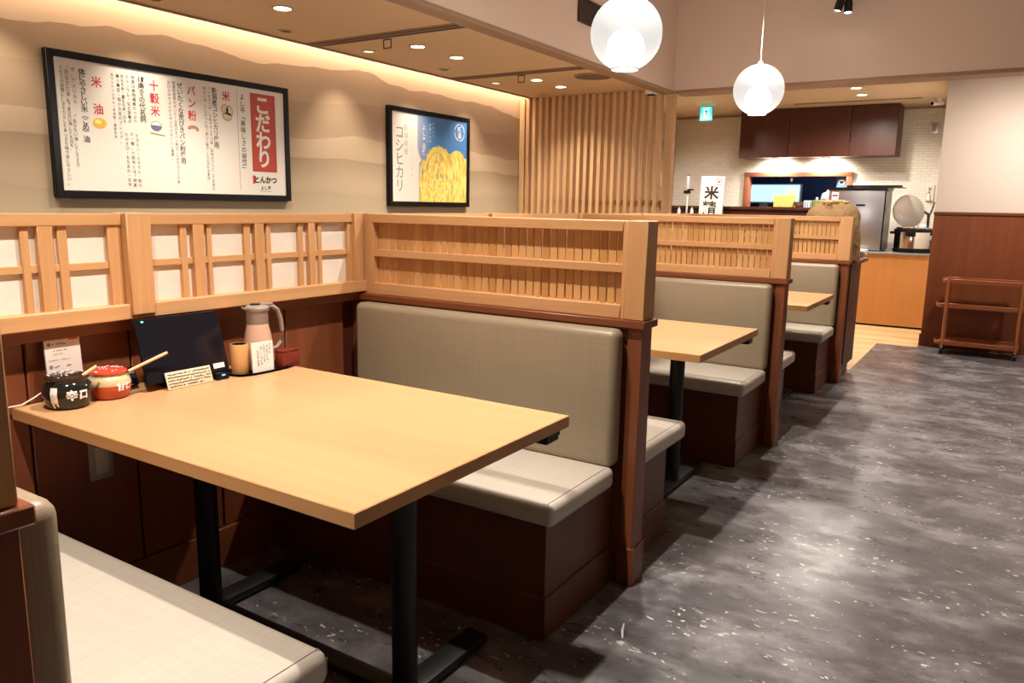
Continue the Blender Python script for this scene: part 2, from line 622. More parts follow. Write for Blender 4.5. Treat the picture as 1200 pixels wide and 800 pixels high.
# kitchen back wall with the pass-through opening
YF = 10.55
wx0, wx1, wz0, wz1 = -3.03, -1.725, 1.25, 1.725
struct('wall_far', B().box(-4.2, wx0, YF, YF + 0.1, 0, KC).box(wx1, XW, YF, YF + 0.1, 0, KC)
       .box(wx0, wx1, YF, YF + 0.1, 0, wz0).box(wx0, wx1, YF, YF + 0.1, wz1, KC), TILE)
struct('trim_3', B().box(-4.05, XW, YF - 0.012, YF, KC - 0.03, KC), BROWNT)
FRM = wood('window_frame_wood', (0.30, 0.10, 0.05), (0.24, 0.075, 0.035), 'x', 0.4)
wn = bpy.data.objects.new('window_1', None)
COL.objects.link(wn)
wn['kind'] = 'structure'
obj('frame_jamb', B().box(wx0 - 0.02, wx0 + 0.05, YF - 0.03, YF + 0.1, wz0, wz1 + 0.02, 0.003), FRM, wn)
obj('frame_jamb', B().box(wx1 - 0.05, wx1 + 0.02, YF - 0.03, YF + 0.1, wz0, wz1 + 0.02, 0.003), FRM, wn)
obj('frame_head', B().box(wx0 - 0.02, wx1 + 0.02, YF - 0.034, YF + 0.1, wz1 - 0.03, wz1 + 0.024, 0.003), FRM, wn)
struct('wall_pass_room', B().box(-4.0, -0.9, 12.3, 12.4, 0, 2.6).box(-4.1, -4.0, 10.66, 12.4, 0, 2.6)
       .box(-0.9, -0.8, 10.66, 12.4, 0, 2.6), NAVY)
struct('ceiling.003', B().box(-4.1, -0.8, 10.66, 12.4, 2.5, 2.6), NAVY)
struct('floor.003', B().box(-4.1, -0.8, 10.66, 12.4, -0.1, 0), GROUT)

# --- ceilings and bulkheads
struct('ceiling', B().box(-3.93, -2.62, -2.2, 6.53, LC, LC + 0.05), CEIL)
struct('trim_4', B().box(-3.936, -3.928, -2.2, 6.53, LC - 0.012, LC + 0.05), BROWNT)
struct('ceiling.001', B().box(-4.2, 3.1, -2.3, 8.5, HC, HC + 0.1), PAINTW)
struct('ceiling.002', B().box(-4.2, XW + 0.1, 6.72, 10.7, KC, KC + 0.05).box(XW, 3.1, 6.72, 8.4, KC, KC + 0.05), CEILK)
struct('trim_1', B().box(-2.63, -2.54, -2.2, 6.52, LC - 0.02, HC), PAINT)       # side bulkhead
struct('trim_2', B().box(-4.05, 3.0, 6.515, 6.72, LC - 0.015, HC), PAINT)       # far bulkhead
struct('trim_5', B().box(-2.635, -2.532, -2.2, 6.51, LC - 0.045, LC - 0.018, 0.004), BROWNT)
struct('trim_6', B().box(-2.53, 3.0, 6.506, 6.72, LC - 0.04, LC - 0.013, 0.004), BROWNT)
struct('ceiling.004', B().box(-4.05, -3.93, -2.2, 6.52, 2.5, 2.53), PAINTW)
struct('wall_cove', B().box(-3.945, -3.932, -2.2, 6.52, LC + 0.05, 2.5), PAINTW)

# --- low wall that carries the shoji
wb = struct('wall_booth', B().box(-2.27, -2.222, -2.0, 6.2, 0, 0.917), DK)
for i in range(3):
    y0 = PY[i] + PT
    for k in range(6):
        a = y0 + k * 0.2998
        obj('wall_panel', B().box(-2.222, -2.208, a + 0.003, a + 0.2968, 0.142, 0.882, 0.003, 1), RZ, wb)
    obj('panel_rail', B().box(-2.222, -2.172, y0, PY[i + 1], 0.883, 0.9175, 0.002, 1), RY, wb)
struct('baseboard_left', B().box(-2.222, -2.196, 0.0, 6.1, 0, 0.14, 0.003), RY)

# ================================================================== SHOJI SCREENS
BOOTH = ['nearest booth', 'middle booth', 'farthest booth']
groupsR = [(1.481, 1.503, 1), (1.521, 1.561, 2), (1.577, 1.593, 1), (1.72, 1.746, 1), (1.76, 1.798, 2), (1.814, 1.833, 1),
           (1.958, 1.98, 1), (2.002, 2.033, 2), (2.055, 2.072, 1), (2.205, 2.229, 3)]
groupsL = [(0.52, 0.54, 3), (0.645, 0.665, 1), (0.685, 0.72, 2), (0.737, 0.755, 1), (0.765 + 0.01, 0.795, 0), (0.875, 0.897, 1),
           (0.916, 0.95, 2), (0.968, 0.986, 1), (1.014, 1.035, 1), (1.054, 1.093, 2), (1.109, 1.134, 1), (1.247, 1.287, 3)]
groupsL = [g for g in groupsL if g[2] and g[:2] not in ((0.875, 0.897), (0.916, 0.95), (0.968, 0.986))]
groupsL = [(0.505, 0.525, 3), (0.645, 0.667, 1), (0.686, 0.724, 2), (0.741, 0.762, 1), (0.889 - 0.02, 0.889, 0)] + groupsL[4:]
groupsL = [g for g in groupsL if g[2]]
for i in range(3):
    dy = 1.884 * i
    t = thing('shoji_screen', 'low paper and cypress lattice screen along the wall side of the ' + BOOTH[i], 'screen',
              (-2.15, 1.326 + dy, 0.92), group=None)
    y0, y1 = PY[i] + PT - 0.02, PY[i + 1] + 0.02
    obj('top_rail', B().box(-2.175, -2.138, y0, 1.288 + dy, 1.192, 1.226, 0.002, 1), HY, t)
    obj('top_rail', B().box(-2.175, -2.138, 1.364 + dy, y1, 1.192, 1.226, 0.002, 1), HY, t)
    obj('bottom_rail', B().box(-2.2, -2.122, y0, y1, 0.918, 0.963, 0.003, 1), HY, t)
    obj('post', B().box(-2.195, -2.114, 1.288 + dy, 1.364 + dy, 0.93, 1.2285, 0.003, 1), HZ, t)
    obj('corner_post', B().box(-2.178, -2.126, 2.229 + dy, 2.274 + dy, 0.95, 1.2285, 0.002, 1), HZ, t)
    obj('corner_post', B().box(-2.178, -2.126, 0.455 + dy, 0.49 + dy, 0.95, 1.2285, 0.002, 1), HZ, t)
    for gs, a, b_ in ((groupsL, y0, 1.288 + dy), (groupsR, 1.364 + dy, y1)):
        obj('mid_rail', B().box(-2.172, -2.149, a, b_, 1.068, 1.089, 0.0015, 1), HY, t)
        edges = [a]
        for (p, q, k) in gs:
            xf = {1: -2.146, 2: -2.139, 3: -2.143}[k]
            obj({1: 'thin_stile', 2: 'thick_stile', 3: 'end_stile'}[k],
                B().box(-2.175, xf, p + dy, q + dy, 0.958, 1.194, 0.0015, 1), HZ, t)
            edges += [p + dy, q + dy]
        edges.append(b_)
        for k in range(0, len(edges) - 1, 2):
            if edges[k + 1] - edges[k] > 0.006:
                obj('paper_pane', B().box(-2.168, -2.159, edges[k] - .003, edges[k + 1] + .003, 0.962, 1.07), PAPER, t, smooth=False)
                obj('paper_pane', B().box(-2.168, -2.159, edges[k] - .003, edges[k + 1] + .003, 1.087, 1.193), PAPER, t, smooth=False)
    t.location.x -= 0.026

# ================================================================== BOOTH PARTITIONS
PLAB = ['booth partition at the left edge of the frame, only its end post and dark cap seen',
        'booth partition with slatted cypress top behind the nearest bench and table',
        'booth partition with slatted cypress top behind the second table',
        'farthest booth partition with slatted cypress top, in front of the paper sack']
for i in range(4):
    y = PY[i]
    t = thing('booth_partition', PLAB[i], 'partition', (-1.545, y + PT / 2, 0))
    obj('base_panel', B().box(-2.222, -1.0, y + 0.008, y + PT - 0.008, 0, 0.886), RZ, t)
    obj('end_trim', B().box(-1.0, -0.952, y, y + PT, 0, 0.886, 0.002, 1), RZ, t)
    obj('plinth', B().box(-1.005, -0.946, y - 0.004, y + PT + 0.004, 0, 0.135, 0.002, 1), RZ, t)
    obj('cap', B().box(-2.221, -0.938, y - 0.014, y + PT + 0.014, 0.885, 0.911, 0.003, 1), RX, t)
    obj('end_post', B().box(-1.02, -0.948, y, y + PT, 0.911, 1.2275, 0.0025, 1), HZ, t)
    obj('stile', B().box(-1.036, -1.02, y + 0.012, y + PT - 0.012, 0.911, 1.226, 0.001, 1), HZ, t)
    obj('stile', B().box(-2.20, -2.108, y + 0.012, y + PT - 0.012, 0.911, 1.226, 0.001, 1), HZ, t)
    obj('top_rail', B().box(-2.108, -1.036, y + 0.008, y + PT - 0.008, 1.192, 1.226, 0.002, 1), HX, t)
    obj('mid_rail', B().box(-2.108, -1.036, y + 0.014, y + PT - 0.014, 1.06, 1.087, 0.0015, 1), HX, t)
    obj('bottom_rail', B().box(-2.108, -1.036, y + 0.008, y + PT - 0.008, 0.911, 0.955, 0.002, 1), HX, t)
    n = 34
    pitch = (2.108 - 1.036) / n
    if i == 0:
        sl = obj('slat', B().box(-0.0134, 0.0134, -0.004, 0.004, 0.95, 1.196, 0.0008, 1), HSLAT, t, local=True)
        sl.location = (-2.108 + pitch * .5 + 1.545, -0.002, 0)
        SL0 = sl
        rng = range(1, n)
    else:
        rng = range(n)
    for k in rng:
        inst('slat', SL0, t, (-2.108 + pitch * (k + .5) + 1.545 + random.uniform(-.0006, .0006), -0.002, 0))

# ================================================================== BENCHES
def cushion(x0, x1, y0, y1, z0, z1, r, seg=4):
    return B().box(x0, x1, y0, y1, z0, z1, r, seg)

def bench(pi, near, label):
    """near: stands on the camera side of partition pi (faces the camera)"""
    y = PY[pi]
    if near:
        ya, s = y, -1
    else:
        ya, s = y + PT, 1
    def Y(a, b):
        p, q = ya + s * a, ya + s * b
        return (p, q) if p < q else (q, p)
    t = thing('bench', label, 'bench', (-1.56, ya + s * 0.25, 0))
    dep = 0.47 if near else 0.535
    base = dep - 0.02 if near else 0.40
    p, q = Y(0.012, base)
    obj('base', B().box(-2.195, -1.03, p, q, 0.0, 0.366, 0.003, 1), BENCHW, t)
    obj('kick_board', B().box(-2.195, -1.024, *Y(0.012, base + 0.006), 0, 0.135, 0.003, 1), BENCHW, t)
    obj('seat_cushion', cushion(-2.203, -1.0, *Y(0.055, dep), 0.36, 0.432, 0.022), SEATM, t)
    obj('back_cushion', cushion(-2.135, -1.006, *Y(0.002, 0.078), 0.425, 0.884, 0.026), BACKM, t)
    sm = B()
    ye = ya + s * (dep - 0.012)
    sm.tube([(-1.0205, ya + s * 0.09, 0.4322), (-1.0205, ye, 0.4322)], 0.0013, 6)
    sm.tube([(-1.012, ya + s * (dep + 0.0005), 0.372), (-1.012, ya + s * (dep + 0.0005), 0.41)], 0.0013, 6)
    obj('seam', sm, SEAM, t)
    return t
bench(0, False, 'pale vinyl bench at the bottom left corner, this side of the nearest table')
bench(1, True, 'grey vinyl bench with tall back cushion behind the nearest table')
bench(1, False, 'pale bench on the far side of the first slatted partition, mostly hidden behind its post')
bench(2, True, 'grey vinyl bench with back cushion behind the second table')
bench(2, False, 'pale bench seat just past the second slatted partition, mostly hidden by it')
bench(3, True, 'farthest grey vinyl bench, behind the third table')

# ================================================================== TABLES
TLAB = ['nearest wooden table, large in the foreground, with condiments, tablet and jug on it',
        'second wooden table from the camera, bare, between the middle benches',
        'third and farthest wooden table, bare, with one column leg showing']
for i in range(3):
    dy = 1.884 * i
    t = thing('dining_table', TLAB[i], 'table', (-1.52, 1.377 + dy, 0))
    obj('tabletop', B().box(-2.2, -0.95, 0.968 + dy, 1.787 + dy, 0.6795, 0.711, 0.0015, 1), TOPW, t)
    obj('edge_band', B().box(-2.2, -0.9485, 0.9665 + dy, 0.968 + dy, 0.6795, 0.7095).box(-0.95, -0.9485, 0.968 + dy, 1.787 + dy, 0.6795, 0.7095)
        .box(-2.2, -0.9485, 1.787 + dy, 1.7885 + dy, 0.6795, 0.7095), TOPE, t, smooth=False)
    yc = 1.385 + dy
    for x in (-1.19, -1.98):
        lg = obj('leg', B().cyl((x, yc, 0.03), (x, yc, 0.668), 0.033, 24), BLACKM, t)
        obj('mounting_plate', B().box(x - 0.11, x + 0.11, yc - 0.2, yc + 0.2, 0.668, 0.6795, 0.002, 1), BLACKM, lg)
        obj('foot_bar', B().box(x - 0.036, x + 0.036, yc - 0.33, yc + 0.33, 0.008, 0.034, 0.005, 2), BLACKM, t)
        gl = B()
        for sy in (-0.3, 0.3):
            gl.cyl((x, yc + sy, 0), (x, yc + sy, 0.01), 0.022, 12)
        obj('glide', gl, BLACKP, t)
    obj('stretcher', B().box(-1.98, -1.19, yc - 0.03, yc + 0.03, 0.010, 0.03, 0.004, 2), BLACKM, t)
    hk = B().box(-1.03, -0.965, 1.70 + dy, 1.765 + dy, 0.645, 0.679, 0.003, 1).box(-1.0, -0.98, 1.765 + dy, 1.80 + dy, 0.648, 0.66, 0.002, 1)
    obj('bag_hook', hk, BLACKP, t)

# ================================================================== SIDE COUNTER behind the last partition
t = thing('side_counter', 'dark wood counter unit with overhanging cap at the end of the booths', 'counter', (-1.55, 6.37, 0))
obj('body', B().box(-2.12, -0.955, 6.03 + PT + 0.022, 6.58, 0.1, 0.884), RZ, t)
obj('end_panel', B().box(-0.955, -0.945, 6.03 + PT + 0.024, 6.585, 0.1, 0.884, 0.002, 1), DK, t)
obj('toe_kick', B().box(-2.1, -0.975, 6.03 + PT + 0.024, 6.56, 0, 0.1), DK, t)
obj('cap', B().box(-2.12, -0.90, 6.03 + PT + 0.026, 6.605, 0.884, 0.912, 0.003, 1), RX, t)

# ================================================================== SLATTED SCREEN
t = thing('slat_screen', 'floor to ceiling screen of upright wooden slats beside the wallpapered wall', 'screen', (-3.25, 6.47, 0))
sp = 0.0692
s0 = None
for k in range(20):
    x = -3.955 + k * sp
    if s0 is None:
        s0 = obj('slat', B().box(-0.017, 0.017, -0.04, 0.04, 0.02, LC - 0.002, 0.002, 1), SLATW, t, local=True)
        s0.location = (x + 3.25, 0, 0)
    else:
        inst('slat', s0, t, (x + 3.25, 0, 0))
obj('end_post', B().box(-2.575, -2.505, 6.43, 6.51, 0, LC - 0.045, 0.003, 1), SLATW, t)
obj('end_post', B().box(-4.045, -3.99, 6.43, 6.51, 0, LC - 0.003, 0.003, 1), SLATW, t)
obj('bottom_rail', B().box(-3.99, -2.575, 6.432, 6.508, 0, 0.05, 0.002, 1), SLATW, t)
obj('back_rail', B().box(-3.99, -2.575, 6.5, 6.51, 1.28, 1.33, 0.002, 1), SLATW, t)

# ================================================================== POSTERS
def frame_box(t, y0, y1, z0, z1, wd, x0, x1):
    obj('frame_side', B().box(x0, x1, y0, y0 + wd, z0, z1, 0.002, 1), BLACKP, t)
    obj('frame_side', B().box(x0, x1, y1 - wd, y1, z0, z1, 0.002, 1), BLACKP, t)
    obj('frame_rail', B().box(x0, x1, y0 + wd, y1 - wd, z0, z0 + wd, 0.002, 1), BLACKP, t)
    obj('frame_rail', B().box(x0, x1, y0 + wd, y1 - wd, z1 - wd, z1, 0.002, 1), BLACKP, t)

t = thing('poster', 'wide black-framed menu poster with red banner and columns of Japanese text', 'poster', (-4.05, 2.817, 1.62))
frame_box(t, 2.066, 3.569, 1.268, 1.983, 0.036, -4.05, -4.012)
sheet = obj('sheet', B().box(-4.048, -4.022, 2.1, 3.535, 1.302, 1.949), PAPERW, t, smooth=False)
F1 = Matrix.Translation((-4.0212, 0, 0)) @ FACE_PX
F2 = Matrix.Translation((-4.0206, 0, 0)) @ FACE_PX
def col1(body, u, zt, zb, size, bold=0.0, fr=F1):
    return fit_col(body, u, zt, zb, size, fr, bold, 2)
banner = obj('banner', B().box(-4.022, -4.0214, 3.272, 3.463, 1.448, 1.922), REDBOX, sheet, smooth=False)
ln = B()
for (a, b_, c, d) in ((3.279, 3.4565, 1.4545, 1.456), (3.279, 3.4565, 1.914, 1.9155), (3.279, 3.2805, 1.4545, 1.9155), (3.455, 3.4565, 1.4545, 1.9155)):
    ln.box(-4.0214, -4.0211, a, b_, c, d)
ln2 = fit_col('こだわり', 3.363, 1.90, 1.475, 0.118, F2, 0.004, 4)
obj('banner_title', ln2, WHITEINK, sheet, smooth=False)
obj('banner_border', ln, base_mat('dark_red_ink', (0.25, 0.03, 0.02), 0.5), sheet, smooth=False)
obj('divider_line', B().box(-4.0216, -4.0212, 3.1735, 3.1755, 1.327, 1.93), INKG, sheet, smooth=False)
heads = [col1('よし平﹁美味しさの秘密﹂', 3.212, 1.905, 1.465, 0.037, 0.0004),
         col1('新潟産コシヒカリ使用', 3.015, 1.919, 1.571, 0.037, 0.0004),
         col1('ぜいたくな荒びきパン粉使用', 2.789, 1.915, 1.466, 0.037, 0.0004),
         col1('健康食の代名詞', 2.557, 1.915, 1.676, 0.037, 0.0004),
         col1('体にやさしい米︵こめ︶油', 2.24, 1.909, 1.547, 0.037, 0.0004)]
for m_ in heads:
    obj('heading_text', m_, INK, sheet, smooth=False)
reds = [col1('米', 3.096, 1.908, 1.852, 0.06, 0.001), col1('パン粉', 2.861, 1.908, 1.714, 0.056, 0.001),
        col1('十穀米', 2.631, 1.905, 1.716, 0.056, 0.001), col1('米', 2.311, 1.881, 1.826, 0.058, 0.001), col1('油', 2.312, 1.746, 1.693, 0.056, 0.001)]
for m_ in reds:
    obj('red_heading_text', m_, REDINK, sheet, smooth=False)
smalls = [col1('コシヒカリは、小粒でモッチリ感、旨味がプラスして文句な', 2.981, 1.917, 1.325, 0.021),
          col1('味わいは、とんかつには「旨いご飯で」とよばれる米は。', 2.951, 1.915, 1.365, 0.021),
          col1('特選粉使用のぜいたくな荒びきパン粉はこんがりさっくり色、', 2.752, 1.918, 1.335, 0.021),
          col1('お口の中でふんわりサクサクおいしい食感。', 2.722, 1.915, 1.485, 0.021),
          col1('特選は食物繊維たっぷり', 2.511, 1.913, 1.668, 0.021), col1('ビタミン・ミネラル・鉄分', 2.515, 1.612, 1.33, 0.021),
          col1('カルシウム・など栄養が', 2.479, 1.911, 1.665, 0.021), col1('の一種。十穀米とは「押麦', 2.486, 1.615, 1.33, 0.021),
          col1('赤もち米・黒もち米・ひえ', 2.451, 1.910, 1.663, 0.021), col1('たかきび・もちあわ・玄米', 2.455, 1.612, 1.333, 0.021),
          col1('極小黒豆・極小大豆のブレンド。', 2.427, 1.910, 1.556, 0.021),
          col1('ホワイトソルガム・玄米粉・発芽玄米', 2.396, 1.908, 1.58, 0.017),
          col1('今、アメリカで', 2.195, 1.908, 1.73, 0.022), col1('「太らない油」としてミス', 2.185, 1.68, 1.423, 0.022),
          col1('「体にやさしい油」を「太らない油」としたのも、', 2.162, 1.911, 1.50, 0.021),
          col1('ミセスの話題に！さらりとしたあっさり味で体にやさしい。', 2.136, 1.908, 1.33, 0.021)]
for m_ in smalls:
    obj('small_text', m_, INK, sheet, smooth=False)
lg = text_mesh('とんかつ', 0.046, False, None, 0.0022, 2)
lg.transform(Matrix.Translation((-4.0212, 3.368, 1.395)) @ FACE_PX)
lg2 = text_mesh('よし平', 0.028, False, None, 0.0006, 2)
lg2.transform(Matrix.Translation((-4.0212, 3.368, 1.346)) @ FACE_PX)
obj('shop_mark', join_meshes([lg, lg2]), INK, sheet, smooth=False)
obj('mark_underline', B().box(-4.0216, -4.0212, 3.32, 3.415, 1.3265, 1.3285), INKG, sheet, smooth=False)
obj('red_seal', B().box(-4.0216, -4.0212, 3.27, 3.287, 1.373, 1.424), REDINK, sheet, smooth=False)

def flat(pts, x=-4.0213, d=0.0004):
    """small printed shape: polygon of (y, z) points on a +X facing sheet"""
    return [(x, p[0], p[1]) for p in pts]
def ell(cy, cz, ry, rz, n=20, a0=0, a1=2 * math.pi, rot=0):
    out = []
    for k in range(n):
        a = a0 + (a1 - a0) * k / (n if abs(a1 - a0 - 2 * math.pi) < 1e-6 else n - 1)
        p, q = ry * math.cos(a), rz * math.sin(a)
        out.append((cy + p * math.cos(rot) - q * math.sin(rot), cz + p * math.sin(rot) + q * math.cos(rot)))
    return out
def pshape(name, polys, mat, x=-4.0213, par=None):
    b = B()
    for p in polys:
        b.prism([(x, a, c) for a, c in p], (0.0003, 0, 0))
    return obj(name, b, mat, par or sheet, smooth=False)
YEL = base_mat('yellow_print', (0.92, 0.55, 0.06), 0.5)
YEL2 = base_mat('pale_yellow_print', (0.98, 0.86, 0.34), 0.5)
STRAW = base_mat('straw_print', (0.72, 0.62, 0.40), 0.5)
LINEP = base_mat('brown_line_print', (0.20, 0.16, 0.10), 0.5)
pshape('oil_drawing', [ell(2.314, 1.65, 0.037, 0.026)], YEL)
pshape('oil_drawing', [ell(2.306, 1.655, 0.018, 0.011)], YEL2, -4.0209)
pshape('sack_drawing', [ell(3.085, 1.80, 0.026, 0.03), ell(3.115, 1.795, 0.026, 0.03), ell(3.1, 1.763, 0.034, 0.026)], LINEP)
pshape('sack_drawing', [ell(3.085, 1.80, 0.022, 0.026), ell(3.115, 1.795, 0.022, 0.026), ell(3.1, 1.763, 0.030, 0.022)], STRAW, -4.0209)
pshape('shrimp_drawing', [ell(2.862, 1.665, 0.038, 0.024, 16, -0.3, 3.0) + list(reversed(ell(2.862, 1.66, 0.022, 0.010, 16, -0.3, 3.0)))], base_mat('prawn_print', (0.55, 0.25, 0.17), 0.5))
pshape('rice_bowl_drawing', [ell(2.632, 1.666, 0.034, 0.03, 14, math.pi, 2 * math.pi)], base_mat('indigo_print', (0.16, 0.18, 0.35), 0.5))
pshape('rice_bowl_drawing', [ell(2.632, 1.668, 0.031, 0.022, 14, 0, math.pi)], INKG, -4.0213)
pshape('rice_bowl_drawing', [ell(2.632, 1.668, 0.028, 0.019, 14, 0, math.pi)], WHITEINK, -4.0209)
pshape('chopsticks_drawing', [[(2.595, 1.628), (2.68, 1.618), (2.68, 1.612), (2.595, 1.62)]], base_mat('tan_print', (0.45, 0.3, 0.12), 0.5))

# ---- second poster
t = thing('poster', 'smaller black-framed poster with golden rice ears against blue sky', 'poster', (-4.05, 5.06, 1.62))
frame_box(t, 4.538, 5.580, 1.245, 1.995, 0.037, -4.05, -4.012)
sheet = obj('sheet', B().box(-4.048, -4.022, 4.57, 5.545, 1.28, 1.96), PAPERW, t, smooth=False)
SKYP = base_mat('sky_print', (0.10, 0.28, 0.66), 0.4)
tt = NT(SKYP)
sx = tt.n('ShaderNodeSeparateXYZ'); gg = tt.n('ShaderNodeNewGeometry'); tt.l(gg.outputs['Position'], sx.inputs[0])
mr = tt.n('ShaderNodeMapRange'); mr.inputs[1].default_value = 4.88; mr.inputs[2].default_value = 5.05
tt.l(sx.outputs[1], mr.inputs[0])
rp = tt.ramp(mr.outputs[0], [(0.0, (0.38, 0.45, 0.62)), (1.0, (0.085, 0.28, 0.68))])
tt.l(rp.outputs[0], tt.b.inputs['Base Color'])
pshape('sky_print', [[(4.882, 1.958), (5.543, 1.958), (5.543, 1.282), (4.895, 1.282), (4.90, 1.585), (4.93, 1.61), (4.895, 1.66), (4.882, 1.70)]], SKYP, -4.0218, sheet)
obj('large_text', join_meshes([fit_col('コシヒカリ', 4.664, 1.842, 1.36, 0.105, F1, 0.0, 2)]), INKG, sheet, smooth=False)
PALEINK = base_mat('pale_ink', (0.5, 0.48, 0.48), 0.5)
for m_ in (fit_col('新潟県産', 4.742, 1.869, 1.643, 0.05, F1), fit_col('おいしいお米の代表品種', 4.808, 1.888, 1.481, 0.018, F1)):
    obj('small_text', m_, PALEINK, sheet, smooth=False)
for m_ in (fit_col('よし平品質', 4.961, 1.886, 1.651, 0.044, F1, 0.001), fit_col('こだわりのお', 5.003, 1.873, 1.752, 0.018, F1),
                               fit_col('自慢のお米', 5.041, 1.905, 1.753, 0.026, F1), fit_col('産地から', 5.081, 1.914, 1.801, 0.018, F1)):
    obj('white_text', m_, WHITEINK, sheet, smooth=False)
rg = B()
o_, i_ = ell(5.439, 1.866, 0.073, 0.072, 28), ell(5.439, 1.866, 0.064, 0.063, 28)
for k in range(28):
    if k % 7 == 6:
        continue
    a, b_, c, d = o_[k], o_[(k + 1) % 28], i_[(k + 1) % 28], i_[k]
    rg.prism([(-4.0214, *a), (-4.0214, *b_), (-4.0214, *c), (-4.0214, *d)], (0.0003, 0, 0))
obj('round_mark', rg, WHITEINK, sheet, smooth=False)
obj('mark_text', join_meshes([fit_col('新潟', 5.439, 1.915, 1.815, 0.052, F1, 0.001)]), WHITEINK, sheet, smooth=False)
# ears of rice, printed
RICE = base_mat('rice_print', (0.9, 0.7, 0.15), 0.4)
tt = NT(RICE)
g_ = tt.n('ShaderNodeNewGeometry'); sx = tt.n('ShaderNodeSeparateXYZ'); tt.l(g_.outputs['Position'], sx.inputs[0])
dy_ = tt.math('SUBTRACT', sx.outputs[1], 5.12)
dz_ = tt.math('SUBTRACT', sx.outputs[2], 1.40)
rad = tt.math('SQRT', tt.math('ADD', tt.math('MULTIPLY', dy_, dy_), tt.math('MULTIPLY', tt.math('MULTIPLY', dz_, dz_), 0.35)))
ang = tt.math('ARCTAN2', dz_, dy_)
cb = tt.n('ShaderNodeCombineXYZ')
tt.l(tt.math('MULTIPLY', rad, 46.0), cb.inputs[0]); tt.l(tt.math('MULTIPLY', ang, 2.6), cb.inputs[1])
na = tt.noise(cb.outputs[0], 1.0, 3, 0.55, 0.6)
cb2 = tt.n('ShaderNodeCombineXYZ')
tt.l(tt.math('MULTIPLY', sx.outputs[1], 62.0), cb2.inputs[0]); tt.l(tt.math('MULTIPLY', sx.outputs[2], 11.0), cb2.inputs[1])
nb = tt.noise(cb2.outputs[0], 1.0, 3, 0.6, 0.9)
k_ = tt.math('ADD', tt.math('MULTIPLY', na, 0.5), tt.math('MULTIPLY', nb, 0.5))
rp = tt.ramp(k_, [(0.36, (0.16, 0.33, 0.68)), (0.405, (0.55, 0.50, 0.16)), (0.45, (0.92, 0.55, 0.06)), (0.50, (0.95, 0.76, 0.14)), (0.55, (0.97, 0.88, 0.40)), (0.62, (0.95, 0.80, 0.10)), (0.68, (0.85, 0.52, 0.05))])
tt.l(rp.outputs[0], tt.b.inputs['Base Color'])
edge = [(4.905, 1.282), (4.897, 1.40), (4.905, 1.50), (4.915, 1.57), (4.94, 1.61), (4.975, 1.60), (5.0, 1.655), (5.04, 1.70), (5.10, 1.727), (5.16, 1.735),
        (5.22, 1.725), (5.27, 1.70), (5.31, 1.675), (5.345, 1.70), (5.40, 1.715), (5.45, 1.71), (5.49, 1.685), (5.51, 1.65), (5.541, 1.66), (5.541, 1.282)]
rr = random.Random(3)
fine = []
for (p0, q0), (p1, q1) in zip(edge[:-1], edge[1:]):
    n_ = 4
    for j in range(n_):
        u_2 = j / n_
        w_ = 0.006 if 1.3 < q0 and p0 < 5.5 else 0
        fine.append((min(p0 + (p1 - p0) * u_2 + rr.uniform(-w_, w_), 5.541), q0 + (q1 - q0) * u_2 + (rr.uniform(-w_, w_) if w_ else 0)))
fine.append(edge[-1])
b = B()
b.prism([(-4.0215, a, c) for a, c in reversed(fine)], (0.0002, 0, 0))
obj('rice_print', b, RICE, sheet, smooth=False)

# ================================================================== CEILING FITTINGS (low ceiling)
RING = base_mat('downlight_ring', (0.66, 0.50, 0.33), 0.5)
def downlight(x, y, z, lit, label, r=0.045, grp=None):
    t = thing('downlight', label, 'light', (x, y, z), group=grp)
    b = B().lathe([(r, 0.0), (r + 0.012, 0.0), (r + 0.013, -0.004), (r, -0.006), (r, 0.0)], 24, closed=True)
    obj('trim_ring', b, RING, t, local=True)
    b = B().lathe([(r, -0.0005), (r * 0.6, -0.002 if lit else -0.001), (0.0001, -0.003)], 24)
    obj('lens', b, LENS if lit == 2 else (LENSDIM if lit == 1 else DARKSLOT), t, local=True)
    return t
names = {2.95: 'lit downlight in the tan ceiling nearest the top edge, above the wide poster',
         4.06: 'lit downlight in the tan ceiling just beyond the first slot diffuser',
         4.48: 'second lit downlight beyond the first slot diffuser, right of its pair',
         5.56: 'lit downlight beyond the second slot diffuser, left of the round speaker',
         5.96: 'last lit downlight before the slatted screen, left of the round speaker'}
for x, y in DOWN_LIT:
    if y in names:
        downlight(x, y, LC, 2, names[y])
    else:
        pass
downlight(-3.757, 3.339, LC, 0, 'dark unlit downlight near the cove edge left of the first slot diffuser', 0.036)
downlight(-3.747, 4.039, LC, 1, 'dim adjustable downlight near the cove edge just past the first slot diffuser', 0.036)
downlight(-3.718, 4.824, LC, 0, 'unlit downlight near the cove edge just before the second slot diffuser', 0.036)
downlight(-3.73, 5.547, LC, 1, 'dim adjustable downlight near the cove edge just past the second slot diffuser', 0.036)
downlight(-3.688, 6.281, LC, 0, 'small dark downlight nearest the slatted screen top', 0.036)
downlight(-3.774, 2.50, LC, 0, 'dark round downlight cut by the top edge above the wide poster', 0.036)
